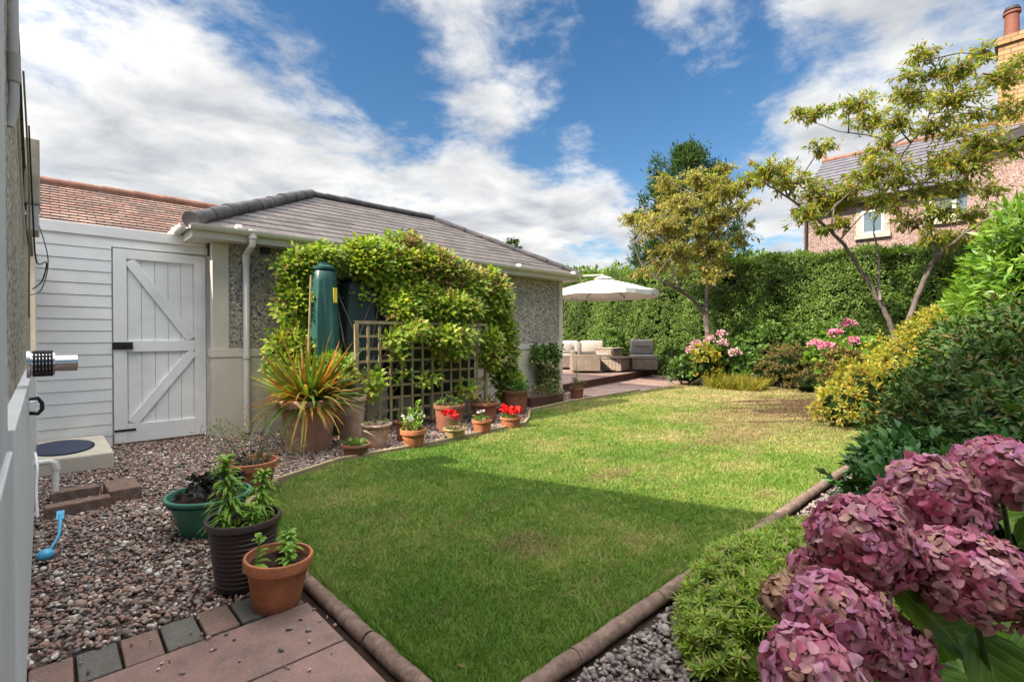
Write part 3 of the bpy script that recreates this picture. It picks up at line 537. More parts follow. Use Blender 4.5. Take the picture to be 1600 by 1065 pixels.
for i, (x0, y0, x1, y1, z1, rz, lb) in enumerate([(.0, 4.42, .34, 4.52, .085, .05, 'near brick of the drain surround'), (.03, 4.82, .30, 4.92, .08, .02, 'far brick of the drain surround'), (.33, 4.52, .52, 4.86, .10, .03, 'thick brown brick closing the right of the drain surround')]):
    setp(MB().box((x0, y0, -.02), (x1, y1, z1), rz, .008).build('brick', M['log']), lb, 'brick', 'bricks round the drain')
bt = thing('ball_launcher', 'light blue plastic ball thrower leaning on the gravel by the wall', 'dog toy', (.005, 3.68, 0)); bt.scale = (.75, .75, .75)
MB().tube([(.0, -.02, .055), (.03, .06, .045), (.075, .2, .09), (.085, .34, .13), (.09, .45, .17)], [.008, .008, .009, .011, .015], 8).build('arm', M['blue'], bt, True)
MB().bar((.085, .40, .15), (.092, .52, .185), .05, .014).build('grip', M['blue'], bt, bevel=.004)
V0, F0 = ico(3); blobs('cup', [(-.0, -.06, .045)], [(.048, .048, .04)], M['blue'], bt, 3, 0.)
MB().lathe([(.044, 0), (.05, .004), (.044, .008)], 24, (0, -.055, .052)).build('rim', M['blue'], bt, True)

# ------------------------------------------------------------------ clad gate wall with gate
Y0 = 6.87
GW = thing('clad_wall', 'white shiplap boarded screen wall between house and garage', 'wall', (.2, Y0, 0))
bw = MB()
def ship(mb, x0, x1, z0, z1, n_, y):
    for i in range(n_):
        a_ = z0+(z1-z0)*i/n_; b_ = z0+(z1-z0)*(i+1)/n_
        mb.add([(x0, y-.010, a_+.003), (x1, y-.010, a_+.003), (x1, y-.004, b_-.003), (x0, y-.004, b_-.002), (x0, y+.004, a_+.004), (x1, y+.004, a_+.004), (x0, y+.004, b_+.004), (x1, y+.004, b_+.004)], [(0, 1, 2, 3), (0, 4, 5, 1), (3, 2, 7, 6)])
ship(bw, -.05, .545, 0, 2.26, 18, Y0); ship(bw, .545, 1.445, 2.165, 2.26, 1, Y0)
bw.box((-.05, Y0+.005, 0), (.545, Y0+.10, 2.33)); bw.box((.545, Y0+.005, 2.165), (1.445, Y0+.10, 2.33))
bw.box((.545, Y0+.03, .04), (1.432, Y0+.06, 2.164)); bw.build('boards', M['whitebrd'], GW, rel=(.2, Y0, 0))
MB().box((-.05, Y0-.022, 2.262), (1.43, Y0+.12, 2.375), 0, .004).build('capping', M['white'], GW, rel=(.2, Y0, 0))
bj = MB(); bj.box((1.432, Y0-.012, 0), (1.52, Y0+.1, 2.16))
for i in range(29): bj.box((1.430, Y0-.018, .004+i*.0745), (1.50, Y0-.0125, .004+i*.0745+.066))
bj.build('brick_jamb', M['dash'], GW, rel=(.2, Y0, 0))
GT = thing('garden_gate', 'white braced timber gate in the boarded screen wall', 'gate', (.56, Y0, 0))
X0, X1, Z0, Z1 = .558, 1.424, .035, 2.145; g = MB(); nb = 7
for i in range(nb):
    a_ = X0+(X1-X0)*i/nb; g.box((a_+.002, Y0-.004, Z0), (a_+(X1-X0)/nb-.002, Y0+.02, Z1))
g.build('boards', M['whitebrd'], GT, rel=(.56, Y0, 0))
g = MB(); yy = (Y0-.03, Y0-.0045)
for a_, b_ in (((X0, Z0), (X0+.115, Z1)), ((X1-.115, Z0), (X1, Z1))): g.box((a_[0], yy[0], a_[1]), (b_[0], yy[1], b_[1]), 0, .003)
for z0_, z1_ in ((Z0, Z0+.2), (1.03, 1.15), (Z1-.1, Z1)): g.box((X0+.116, yy[0]+.001, z0_), (X1-.116, yy[1], z1_), 0, .003)
g.build('frame', M['whitebrd'], GT, rel=(.56, Y0, 0))
for p_, q_ in (((X0+.14, Y0-.016, Z1-.12), (X1-.15, Y0-.016, 1.17)), ((X1-.13, Y0-.016, 1.02), (X0+.16, Y0-.016, Z0+.21))): MB().bar(p_, q_, .022, .10, (0, 0, 1)).build('brace', M['whitebrd'], GT, rel=(.56, Y0, 0), bevel=.003)
lt = MB().box((X0-.012, Y0-.045, 1.055), (X0+.165, Y0-.0305, 1.135), 0, .004).build('latch', M['black'], GT, rel=(.56, Y0, 0))
kn = MB().lathe([(0, .0), (.012, 0), (.012, .02), (.024, .026), (.022, .04), (0, .042)], 18); o = kn.build('knob', M['black'], lt, True); o.rotation_euler = (math.pi/2, 0, 0); o.location = (.11, -.045, 1.095)
MB().box((X0-.0, Y0-.036, .16), (X0+.19, Y0-.0305, .185), 0, .002).build('hinge', M['black'], GT, rel=(.56, Y0, 0))

# ------------------------------------------------------------------ outbuilding with red tiles behind the gate wall
def slope(mb, a, b, c, d, n_, lift=.018):   # a,b eave left/right ; c,d top left/right
    a, b, c, d = map(Vector, (a, b, c, d))
    nn = (b-a).cross(d-b); nn = nn.normalized() if nn.length > 1e-6 else (b-a).cross(c-a).normalized()
    for i in range(n_):
        u = i/n_; v_ = (i+1)/n_; p0 = a.lerp(c, u); p1 = b.lerp(d, u); p2 = b.lerp(d, v_); p3 = a.lerp(c, v_)
        mb.add([p0+nn*lift, p1+nn*lift, p2+nn*.002, p3+nn*.002, p0, p1], [(0, 1, 2, 3), (4, 5, 1, 0)])
    return mb
def halfround(p, q, r_, n_, jit=.006):
    p = Vector(p); q = Vector(q); mb = MB(); k = n_
    for i in range(k):
        a_ = p.lerp(q, i/k); b_ = p.lerp(q, (i+1)/k+.012); j = Vector((random.uniform(-jit, jit), 0, random.uniform(-jit, jit))); mb.tube([a_+j, b_+j], [r_*1.06, r_*.94], 14)
    return mb
OB = thing('outbuilding', 'outbuilding with a red brown tiled roof behind the boarded wall', 'shed', (1, 9, 0))
MB().box((-3, 7.9, 0), (1.95, 11.2, 2.38)).build('wall', M['cream'], OB, rel=(1, 9, 0))
r = MB(); slope(r, (-3.1, 7.75, 2.36), (2.2, 7.75, 2.36), (-3.1, 9.5, 3.34), (2.1, 9.5, 3.34), 19, .014); slope(r, (2.2, 11.3, 2.36), (-3.1, 11.3, 2.36), (2.1, 9.5, 3.34), (-3.1, 9.5, 3.34), 4, .01); r.build('roof', M['redtile'], OB, rel=(1, 9, 0))
halfround((-3.1, 9.5, 3.34), (2.15, 9.5, 3.34), .075, 14).build('ridge', M['ridgered'], OB, True, rel=(1, 9, 0))
MB().add([(2.08, 7.8, 2.36), (2.08, 11.25, 2.36), (2.08, 9.5, 3.32), (1.9, 7.8, 2.36), (1.9, 11.25, 2.36), (1.9, 9.5, 3.32)], [(0, 1, 2), (5, 4, 3), (0, 3, 4, 1), (1, 4, 5, 2), (2, 5, 3, 0)]).build('gable', M['cream'], OB, rel=(1, 9, 0))

# ------------------------------------------------------------------ garage
GA = thing('garage', 'long pebbledash garage with hipped slate roof and cream trim', 'garage', (4.6, 8.4, 0)); rl = (4.6, 8.4, 0)
gx0, gx1, gy0, gy1 = 1.46, 7.68, 6.64, 10.2
MB().box((gx0+.01, gy0+.01, .98), (gx1-.01, gy1-.01, 2.5)).build('wall', M['pdash'], GA, rel=rl)
MB().box((gx0, gy0-.02, 0), (gx1, gy1+.02, .95)).build('plinth', M['cream'], GA, rel=rl)
b = MB(); b.box((gx0-.015, gy0-.03, .951), (gx1+.015, gy1+.03, 1.05), 0, .004); b.build('band', M['cream'], GA, rel=rl)
b = MB(); b.box((gx0-.012, gy0-.012, 1.051), (gx0+.16, gy0+.10, 2.38), 0, .004); b.build('corner_panel', M['cream'], GA, rel=rl)
b = MB(); b.box((gx1-.10, gy0-.012, 1.051), (gx1+.012, gy0+.1, 2.38), 0, .004); b.build('corner_panel', M['cream'], GA, rel=rl)
ex0, ex1, ey0, ey1, ez = 1.2, 7.86, 6.38, 10.48, 2.44; rd = 2.1; rz_ = 3.56; ry = (ey0+ey1)/2; rx0, rx1 = ex0+2.1, ex1-2.1
r = MB(); slope(r, (ex0, ey0, ez), (ex1, ey0, ez), (rx0, ry, rz_), (rx1, ry, rz_), 12, .009); slope(r, (ex1, ey0, ez), (ex1, ey1, ez), (rx1, ry, rz_), (rx1, ry, rz_), 12, .009); slope(r, (ex1, ey1, ez), (ex0, ey1, ez), (rx1, ry, rz_), (rx0, ry, rz_), 12, .009); slope(r, (ex0, ey1, ez), (ex0, ey0, ez), (rx0, ry, rz_), (rx0, ry, rz_), 12, .009)
r.build('roof', M['slate'], GA, rel=rl)
h = halfround((ex0-.02, ey0-.02, ez+.03), (rx0, ry, rz_+.03), .09, 9); h.build('hip_tiles', M['hip'], GA, True, rel=rl)
h = halfround((rx0-.05, ry, rz_+.03), (rx1, ry, rz_+.03), .065, 8); h.build('ridge_tiles', M['hip'], GA, True, rel=rl)
h = halfround((ex1+.02, ey0-.02, ez+.02), (rx1, ry, rz_+.02), .06, 9); h.build('hip_tiles', M['hip'], GA, True, rel=rl)
h = halfround((ex1+.02, ey1+.02, ez+.02), (rx1, ry, rz_+.02), .06, 9); h.build('hip_tiles', M['hip'], GA, True, rel=rl)
b = MB(); b.box((ex0, ey0, 2.30), (ex1, ey0+.022, 2.435)); b.box((ex1-.022, ey0+.023, 2.30), (ex1, ey1, 2.435)); b.box((ex0, ey0+.023, 2.30), (ex0+.022, ey1, 2.435)); b.build('fascia', M['pvc'], GA, rel=rl)
b = MB(); b.box((ex0+.023, ey0+.023, 2.302), (ex1-.023, gy0-.03, 2.318)); b.box((gx1+.02, gy0-.029, 2.302), (ex1-.023, ey1, 2.318)); b.box((ex0+.023, gy0-.029, 2.302), (gx0-.02, ey1, 2.318)); b.build('soffit', M['pvc'], GA, rel=rl)
gp = []
for i in range(9):
    a = math.pi+math.pi*i/8; gp.append((math.cos(a)*.055, math.sin(a)*.055))
def gutter(p, q, outv):
    p = Vector(p); q = Vector(q); o_ = Vector(outv); mb = MB(); vs = []
    for P_ in (p, q):
        for s_ in (1., .9): vs += [P_+o_*(x*s_)+Vector((0, 0, z*s_)) for x, z in gp]
    n_ = 9
    fs = [(i, i+1, 18+i+1, 18+i) for i in range(8)]+[(9+i+1, 9+i, 27+i, 27+i+1) for i in range(8)]+[(0, 18, 27, 9), (8, 17, 35, 26)]+[(i, 9+i, 10+i, i+1) for i in range(8)]+[(18+i, 19+i, 28+i, 27+i) for i in range(8)]
    mb.add(vs, fs); L = (q-p).length
    for k in range(int(L/1.5)+1):
        c_ = p.lerp(q, min(1, (k+.3)*1.5/L)); mb.tube([c_+Vector((0, 0, -.0)), c_+(q-p).normalized()*.05], .058, 14)
    return mb
gt = gutter((ex0-.03, ey0-.058, 2.425), (ex1+.03, ey0-.058, 2.425), (0, 1, 0)); gt.build('gutter', M['pvc'], GA, True, rel=rl)
gutter((ex0-.058, ey0+.0, 2.425), (ex0-.058, ey1, 2.425), (1, 0, 0)).build('gutter', M['pvc'], GA, True, rel=rl)
dx = onY(385, 450, 6.58)[0]
b = MB().tube([(dx, ey0-.058, 2.39), (dx, ey0-.055, 2.30), (dx, ey0-.05, 2.27), (dx, gy0-.055, 2.19), (dx, gy0-.055, 2.12), (dx, gy0-.06, .04)], .036, 14); b.tube([(dx, gy0-.055, 2.18), (dx, gy0-.055, 2.07)], .043, 14); b.tube([(dx, gy0-.06, .99), (dx, gy0-.06, .93)], .044, 14); b.tube([(dx, ey0-.058, 2.44), (dx, ey0-.058, 2.34)], .047, 14)
b.build('downpipe', M['pvc'], GA, True, rel=rl)
q = onY(414, 390, 6.62); MB().box((q[0]-.05, 6.57, q[2]-.05), (q[0]+.05, 6.645, q[2]+.05), 0, .006).build('vent', M['black'], GA, rel=rl)
b = MB()
for z_ in (.33, .66): b.box((1.78, gy0-.0235, z_), (7.5, gy0-.0205, z_+.006))
b.build('panel_joints', M['mortar'], GA, rel=rl)

# ------------------------------------------------------------------ tanks, trellis, creeper
def wbutt(name, label, x, y, r_, h_, mat, seg=28, sq=1.):
    T = thing(name, label, 'water butt', (x, y, 0)); pr_ = [(0, .0), (r_*.9, 0), (r_*.97, .05)]
    for k in range(7 if mat == 'x' else 0): z = .12+k*(h_-.25)/7; pr_ += [(r_, z), (r_*1.0, z+(h_-.25)/7*.78), (r_*.965, z+(h_-.25)/7*.86), (r_*.965, z+(h_-.25)/7*.93)]
    pr_ += [(r_, h_-.13), (r_*.97, h_-.04), (r_*.8, h_)]
    pr_ = pr_[:3]+[(r_, .12+k*(h_-.25)/12) for k in range(13)]+pr_[3:]; bd = MB().lathe(pr_, 60)
    bd.v = [(x*q, y*q, z) for x, y, z in bd.v for q in [(1.22-.42*z/h_)*(1+(.10*math.cos(6*math.atan2(y, x)+1.5+z*.3)+.05*math.cos(11*math.atan2(y, x)+z))*min(1, max(0, 4*(1-z/h_))))]]; bd.build('body', M[mat], T, True); MB().lathe([(r_*.8, h_+.002), (r_*.82, h_+.03), (r_*.5, h_+.06), (r_*.48, h_+.09), (0, h_+.095)], seg).build('lid', M[mat], T, True); return T
p = onY(507, 600, 5.95)
T = wbutt('water_butt', 'tall slim glossy dark green water butt left of the trellis', p[0], 5.95, .17, 2.0, 'tank')
MB().box((.045, -.165, 1.6), (.09, -.150, 1.78)).build('label', M['yellow'], T)
p = onY(560, 600, 6.2); wbutt('water_butt', 'wider blackish green water butt half hidden by creeper', p[0], 6.2, .33, 1.92, 'tankdark')
o = thing('oil_tank', 'dark green oil tank hidden behind the trellis', 'tank', (4.1, 6.1, 0)); MB().box((-.62, -.24, .35), (.72, .3, 1.62), 0, .12).build('body', M['tankdark'], o, True); MB().lathe([(0, .06), (.13, .06), (.15, 0)], 20, (.1, 0, 1.62)).build('cap', M['tankdark'], o, True)
for k in (-.5, 0, .5): MB().box((k-.12, -.2, 0), (k+.12, .25, .349), 0, .006).build('support', M['stone'], o)
pq = onY(486, 430, 5.7); pw = onY(477, 590, 5.6); setp(MB().tube([(pw[0], 5.6, .1), tuple(pq)], .012, 8).build('cane', M['wood'], smooth=True), 'thin leaning pole beside the slim water butt', 'pole')
st_ = thing('block_stack', 'stack of pale concrete blocks behind the left end of the trellis', 'block stack', (2.95, 5.95, 0))
for k in range(4): MB().box((-.32+.02*(k % 2), -.17, .165*k), (.30, .2, .165*k+.158), random.uniform(-.02, .02), .006).build('block', M['stone'], st_)
TR = thing('trellis', 'square weathered wooden trellis standing in front of the tanks', 'trellis', (3.7, 5.6, 0)); tx0, tx1, tz1 = 2.72, 4.74, 1.36; b = MB()
for i in range(1, 13): x_ = tx0+(tx1-tx0)*i/13; b.box((x_-.016, 5.578, .08), (x_+.016, 5.592, tz1-.02), random.uniform(-.03, .03))
for i in range(8): z_ = .10+(tz1-.12)*i/8; b.box((tx0+.02, 5.5935, z_), (tx1-.02, 5.607, z_+.030))
b.build('lattice', M['wood'], TR, rel=(3.7, 5.6, 0))
b = MB(); b.box((tx0-.02, 5.56, -.02), (tx0+.022, 5.60, tz1+.02)); b.box((tx1-.022, 5.56, -.02), (tx1+.022, 5.60, tz1+.02)); b.box((tx0-.02, 5.565, tz1-.012), (tx1+.02, 5.6, tz1+.026)); b.build('frame', M['wood'], TR, rel=(3.7, 5.6, 0))
VN = thing('creeper', 'sprawling creeper with yellow green leaves over the trellis and tanks', 'climbing plant', (4, 6, 0))
vc = []; vo = []; vred = []
def vblob(px_, py_, Y_, rx, rz, n_, ry=.3):
    c = onY(px_, py_, Y_)
    for _ in range(n_):
        d = rv(1)[0]; d[1] = -abs(d[1])*.9; rr = R.uniform(.55, 1.)**.5; vc.append(c+d*rr*np.array([rx, ry, rz])); vo.append(nrm(d+np.array([0, -.5, .2])))
for a in [(610, 425, 6.05, .55, .30, 330), (575, 415, 6.05, .36, .2, 150), (470, 420, 6.3, .28, .20, 90), (455, 470, 6.3, .16, .3, 80), (670, 425, 6.0, .55, .28, 330), (720, 450, 5.95, .48, .33, 270), (765, 470, 5.95, .33, .45, 300), (700, 482, 5.75, .52, .2, 200),
          (780, 540, 5.9, .22, .5, 190), (640, 470, 5.9, .45, .22, 200), (625, 485, 5.8, .22, .16, 70), (760, 545, 5.65, .16, .3, 60), (700, 545, 5.58, .28, .10, 40), (700, 525, 5.55, .45, .09, 60), (640, 515, 5.58, .2, .05, 18), (660, 590, 5.56, .2, .05, 8), (720, 610, 5.56, .15, .08, 8), (560, 460, 6.1, .1, .1, 12), (610, 530, 5.6, .1, .06, 8), (460, 545, 6.2, .3, .2, 120), (480, 580, 6.0, .3, .18, 100),
          (520, 580, 5.75, .2, .16, 50), (480, 470, 6.2, .1, .25, 20), (790, 600, 5.9, .2, .25, 90), (625, 385, 6.2, .3, .14, 60), (575, 392, 6.2, .2, .12, 50), (640, 395, 6.2, .12, .16, 30), (560, 395, 6.1, .2, .12, 50), (500, 402, 6.2, .25, .10, 50), (620, 560, 5.6, .08, .3, 12), (440, 575, 6.2, .14, .2, 40), (575, 600, 5.62, .1, .15, 12)]: vblob(*a)
vc = np.array(vc); vo = np.array(vo); sel = (R.random(len(vc)) < .10+.35*((vc[:, 2] > 1.9) & (vc[:, 0] > 3.6)))
P, D, Nn, Ls, Ws = clumps(vc[~sel], vo[~sel], 12, .12, .072, .05, -.12, .9); leaves('foliage', P, D, nrm(Nn*.5+np.array([-.3, -.6, .5])), Ls, Ws, M['l_vine'], VN, .2, .15).location = (-4, -6, 0)
P, D, Nn, Ls, Ws = clumps(vc[sel], vo[sel], 11, .12, .065, .044, -.12, .9); leaves('foliage', P, D, nrm(Nn*.5+np.array([-.3, -.6, .5])), Ls, Ws, M['l_vinered'], VN, .2, .15).location = (-4, -6, 0)
b = MB()
for _ in range(46):
    q = vc[R.integers(len(vc))]; x_ = random.uniform(2.6, 5.0); b.tube([(x_, 6.1, .0), ((x_+q[0])/2+random.uniform(-.2, .2), 5.85, q[2]*.5), tuple((np.array([x_, 5.9, 0])*.2+q*.8)), tuple(q)], [.012, .008, .006, .003], 5)
b.build('stem', M['bark'], VN, rel=(4, 6, 0))

# ------------------------------------------------------------------ pots
def pot(name, label, x, y, r_, h_, mat, rim=.14, taper=.68, ribs=0, cat='plant pot', soil=True, tilt=0., sy=1., rz=0., band=0, group='pots around the lawn', thick=None):
    T = thing(name, label, cat, (x, y, 0), rz, group); k = taper*r_; rh = h_*rim; th = thick or r_*.09; pr_ = [(0, .002), (k*.94, .002), (k, .012)]
    if ribs:
        for i in range(ribs): z = .03+(h_*.9-rh)*i/ribs; dz = (h_*.9-rh)/ribs; rr = k+(r_*.93-k)*z/h_; pr_ += [(rr, z), (rr+.004, z+dz*.3), (rr+.004, z+dz*.6), (rr, z+dz*.8)]
    for i in range(4): z = .02+(h_-rh-.02)*(i+1)/4; pr_.append((k+(r_*.93-k)*z/(h_), z)) if not ribs else None
    zr = h_-rh; pr_ += [(r_*.93, zr), (r_, zr+.004), (r_*1.01, h_-.006), (r_*.99, h_), (r_-th, h_), (r_-th*1.3, h_-rh), (r_*.82, h_*.72)]
    MB().lathe(pr_, 36, (0, 0, 0), 1, sy).build('pot', M[mat], T, True)
    if soil: MB().disc((0, 0, h_*.84), r_*.9, 28, .006, 1, sy).build('soil', M['soil'], T)
    if band: MB().lathe([(r_*.90, zr*.86), (r_*.925, zr*.87), (r_*.935, zr*.92), (r_*.90, zr*.93)], 36, (0, 0, 0), 1, sy).build('moulding', M[mat], T, True)
    if tilt: T.rotation_euler = (tilt, tilt*.6, rz)
    return T
def plantbits(T, z0, n_, rad, hh, L, W, mat, name='foliage', k=7, zlow=.2, spread=None):
    th = R.uniform(0, 6.28, n_); rr = rad*R.random(n_)**.5; C = np.stack([np.cos(th)*rr, np.sin(th)*rr, z0+hh*R.uniform(zlow, 1, n_)*(1-.3*(rr/rad)**2)], 1); OUT = nrm(C-np.array([0, 0, z0]))
    P, D, Nn, Ls, Ws = clumps(C, OUT, k, spread or L*.5, L, W, .3); leaves(name, P, D, Nn, Ls, Ws, M[mat], T)
    b = MB()
    for i in range(min(n_, 18)): b.tube([(C[i][0]*.15, C[i][1]*.15, z0-.02), (C[i][0]*.7, C[i][1]*.7, z0+(C[i][2]-z0)*.6), tuple(C[i])], [.004, .003, .0015], 5)
    b.build('stem', M['bark'], T)
def lily(T, x, y, z0, h_, L=.11, W=.012, n_=90, lean=(0, 0), mat='l_lily'):
    b = MB().tube([(x, y, z0), (x+lean[0]*.5, y+lean[1]*.5, z0+h_*.5), (x+lean[0], y+lean[1], z0+h_)], [.006, .005, .003], 7); b.build('stem', M['l_lily'], T, True)
    u = R.random(n_)**.85; P = np.stack([x+lean[0]*u, y+lean[1]*u, z0+h_*(.12+.88*u)], 1); a = np.arange(n_)*2.4; D = np.stack([np.cos(a), np.sin(a), .15+.9*u**3+R.uniform(-.1, .15, n_)], 1)
    # arched strap of three segments
    Vs = []; Fs = []; D = nrm(D); S = nrm(np.cross(np.tile([0, 0, 1.], (n_, 1)), D)); Lh = L*(1-.45*u)*R.uniform(.8, 1.15, n_)
    ring = []
    for t_, w_, dz in ((0, .5, 0), (.35, 1, .02), (.7, .8, -.12), (1, .02, -.42)):
        c = P+D*(Lh*t_)[:, None]+np.array([0, 0, 1.])*(Lh*dz)[:, None]; ring += [c+S*W*w_/2, c-S*W*w_/2]
    V = np.stack(ring, 1).reshape(-1, 3); b0 = (np.arange(n_)*8)[:, None]; Fc = np.concatenate([b0+np.array([[2*i, 2*i+1, 2*i+3, 2*i+2]]) for i in range(3)], 0); npmesh('leaves', V, Fc, M[mat], T, True)
# near group
p = G(305, 838); T = pot('bowl_planter', 'wide green plastic bowl with dark curly plant on the gravel', .74, 3.50, .235, .24, 'greenpot', .10, .62, thick=.018, band=1); plantbits(T, .20, 26, .17, .14, .045, .035, 'l_succ', k=12)
T = pot('plant_pot', 'terracotta pot with a wispy feathery shrub behind the green bowl', 1.16, 4.14, .19, .25, 'terra', .22, .66)
plantbits(T, .21, 60, .36, .42, .035, .006, 'l_wisp', k=16, zlow=.1, spread=.07); plantbits(T, .20, 16, .15, .1, .03, .02, 'l_succ', name='low_growth')
T = pot('plant_pot', 'tall dark brown ribbed pot holding leafy lily stems', .70, 2.62, .165, .335, 'brownpot', .10, .70, ribs=12)
lily(T, -.05, .02, .28, .33, .13, .017, 170, (-.02, .02)); lily(T, .08, .03, .28, .24, .11, .017, 120, (.02, 0)); lily(T, .02, -.07, .28, .12, .08, .013, 50); lily(T, -.09, -.05, .28, .10, .07, .013, 40, (-.02, 0)); plantbits(T, .27, 16, .12, .07, .03, .014, 'l_lily', name='low_growth')
T = pot('plant_pot', 'weathered terracotta pot with sparse seedlings beside the brown pot', .745, 2.31, .142, .235, 'terra', .20, .66, rz=.4, tilt=.05)
for (a_, b_, h_, L_, n_) in [(.06, .02, .12, .085, 34), (.0, -.05, .09, .06, 20), (-.09, .03, .15, .07, 14)]: lily(T, a_, b_, .19, h_, L_, .026, n_, (.01, 0))
# phormium pot
T = pot('plant_pot', 'large pale terracotta tub with spiky orange and green strap leaves', 2.06, 5.33, .32, .54, 'terrapale', .13, .66, band=1)
n_ = 460; a = R.uniform(0, 6.28, n_); el = R.uniform(.02, 1.25, n_); L_ = R.uniform(.35, .86, n_)*(.75+.3*np.sin(el)); D = np.stack([np.cos(a)*np.cos(el), np.sin(a)*np.cos(el), np.sin(el)], 1); P = np.stack([np.cos(a)*.12*R.random(n_), np.sin(a)*.12*R.random(n_), np.full(n_, .50)], 1); S = nrm(np.cross(np.tile([0, 0, 1.], (n_, 1)), D)+R.normal(0, .25, (n_, 3))); ring = []
drp = R.uniform(.0, .75, n_)**1.2*(np.cos(el)+.2); Wd = .032
for t_, w_ in ((0, .7), (.25, 1), (.5, .95), (.75, .6), (1, .03)):
    c = P+D*(L_*t_)[:, None]-np.array([0, 0, 1.])*(L_*drp*t_*t_)[:, None]; ring += [c+S*Wd*w_/2, c-S*Wd*w_/2]
V = np.stack(ring, 1).reshape(-1, 3); b0 = (np.arange(n_)*10)[:, None]; Fc = np.concatenate([b0+np.array([[2*i, 2*i+1, 2*i+3, 2*i+2]]) for i in range(4)], 0); npmesh('strap_leaves', V, Fc, M['l_phorm'], T, True)
def gp_(px_, py_): q = G(px_, py_); return q[0], q[1]
def potat(px_, py_, wpx, label, hfac, mat, **kw):
    q = G(px_, py_); d = q[0]*fw[0]+q[1]*fw[1]; r_ = wpx/F*d/2; rr = nrm(np.array([q[0], q[1]]))*r_*.7; return pot('plant_pot', label, q[0]+rr[0], q[1]+rr[1], r_, r_*2*hfac, mat, **kw), r_, r_*2*hfac
T, r_, h_ = potat(548, 688, 50, 'tall pale weathered pot behind the low clay bowl', 1.35, 'terrawhite', rim=.1, taper=.75); plantbits(T, h_*.85, 10, r_*.6, .06, .05, .02, 'l_mid')
T, r_, h_ = potat(556, 718, 45, 'low brown clay bowl with dark leaves at the lawn edge', .5, 'terradark', rim=.2, taper=.72); plantbits(T, h_*.7, 18, r_*.7, .07, .05, .03, 'l_mid')
T, r_, h_ = potat(588, 703, 48, 'lime streaked pale clay pot with a few dried sprigs', .82, 'terrawhite', rim=.1, taper=.58); plantbits(T, h_*.8, 9, r_*.7, .12, .04, .02, 'l_wisp'); 
T, r_, h_ = potat(646, 703, 42, 'orange clay pot with white flowers and a leafy upright plant', .74, 'terra', rim=.26, taper=.68)
plantbits(T, h_*.8, 40, r_*.8, .20, .035, .018, 'l_lily'); lily(T, .05, .02, h_*.8, .33, .10, .014, 60, (.03, 0)); lily(T, .0, .03, h_*.8, .26, .09, .014, 50, (-.02, 0))
def flowers(T, z0, n_, rad, hh, s_, mat, k=9, name='flowers', offs=(0, 0)):
    th = R.uniform(0, 6.28, n_); rr = rad*R.random(n_)**.5; C = np.stack([offs[0]+np.cos(th)*rr, offs[1]+np.sin(th)*rr, z0+hh*R.random(n_)], 1); P, D, Nn, Ls, Ws = clumps(C, nrm(rv(n_)+np.array([-.3, -.5, .6])), k, s_*.5, s_, s_*.8, .1); leaves(name, P, D, Nn, Ls, Ws, M[mat], T, 0., .1)
flowers(T, h_+.09, 9, .13, .05, .034, 'whitepetal')
T, r_, h_ = potat(711, 690, 38, 'buff glazed bowl with dried heads and bright red flowers', .52, 'buff', rim=.14, taper=.55); plantbits(T, h_*.8, 22, r_*.8, .12, .03, .012, 'l_wisp'); flowers(T, h_+.13, 8, .08, .05, .045, 'red', 10, offs=(-.04, .02))
T, r_, h_ = potat(753, 680, 33, 'small orange clay pot with dark leaves and one white bloom', .72, 'terra', rim=.2, taper=.7); plantbits(T, h_*.8, 26, r_*.85, .09, .035, .025, 'l_mid'); flowers(T, h_+.08, 2, .03, .02, .04, 'whitepetal')
T, r_, h_ = potat(798, 671, 34, 'squat clay pot with bright red flowers at the bed corner', .55, 'terra', rim=.22, taper=.8); plantbits(T, h_*.8, 20, r_*.8, .06, .03, .02, 'l_mid'); flowers(T, h_+.07, 16, .12, .045, .05, 'red', 10)
T, r_, h_ = potat(805, 648, 44, 'large reddish clay pot overflowing with bright green herbs', .85, 'terradark', rim=.12, taper=.8); plantbits(T, h_*.85, 75, r_*1.0, .26, .04, .02, 'l_herb')
T, r_, h_ = potat(757, 663, 44, 'wide brown clay pot with curled dry leaves behind the white bloom', .75, 'terradark', rim=.14, taper=.75); plantbits(T, h_*.85, 20, r_*.9, .12, .06, .02, 'l_brown')
T, r_, h_ = potat(702, 676, 50, 'big dark clay tub behind the buff bowl, below the trellis', .85, 'terradark', rim=.14, taper=.8); plantbits(T, h_*.85, 18, r_*.8, .14, .05, .03, 'l_mid')
T, r_, h_ = potat(634, 690, 34, 'brown clay pot in shadow behind the white flowers', .95, 'terradark', rim=.14, taper=.8); plantbits(T, h_*.85, 8, r_*.7, .12, .05, .03, 'l_mid')
T, r_, h_ = potat(901, 624, 24, 'brown clay pot with a thin yellow plant by the patio step', .75, 'terradark', rim=.16, taper=.75); plantbits(T, h_*.85, 30, r_*1.3, .20, .04, .02, 'l_brown'); lily(T, 0, 0, h_*.8, .62, .08, .012, 70, mat='l_lily')
a_ = G(826, 638); b_ = G(884, 630); ct = ((a_[0]+b_[0])/2, (a_[1]+b_[1])/2+.12)
T = thing('trough', 'long brown trough planter of mixed low plants by the garage', 'planter', (ct[0], ct[1], 0)); MB().box((-.42, -.12, 0), (.42, .12, .18), 0, .012).build('box', M['deckwood'], T)
plantbits(T, .17, 60, .36, .16, .035, .02, 'l_brown'); plantbits(T, .17, 18, .2, .22, .05, .03, 'l_mid', name='dark_leaves')
q = onY(852, 600, 6.5); T = thing('wall_shrub', 'variegated ivy climbing the cream plinth of the garage', 'climbing plant', (q[0], 6.45, 0))
C = []
for _ in range(520):
    z = random.uniform(.05, 1.02); wv_ = .22+.18*(z > .7)-.05*z; C.append((random.uniform(-wv_, wv_)+.1*(z-.6)*-1, random.uniform(-.1, .1), z))
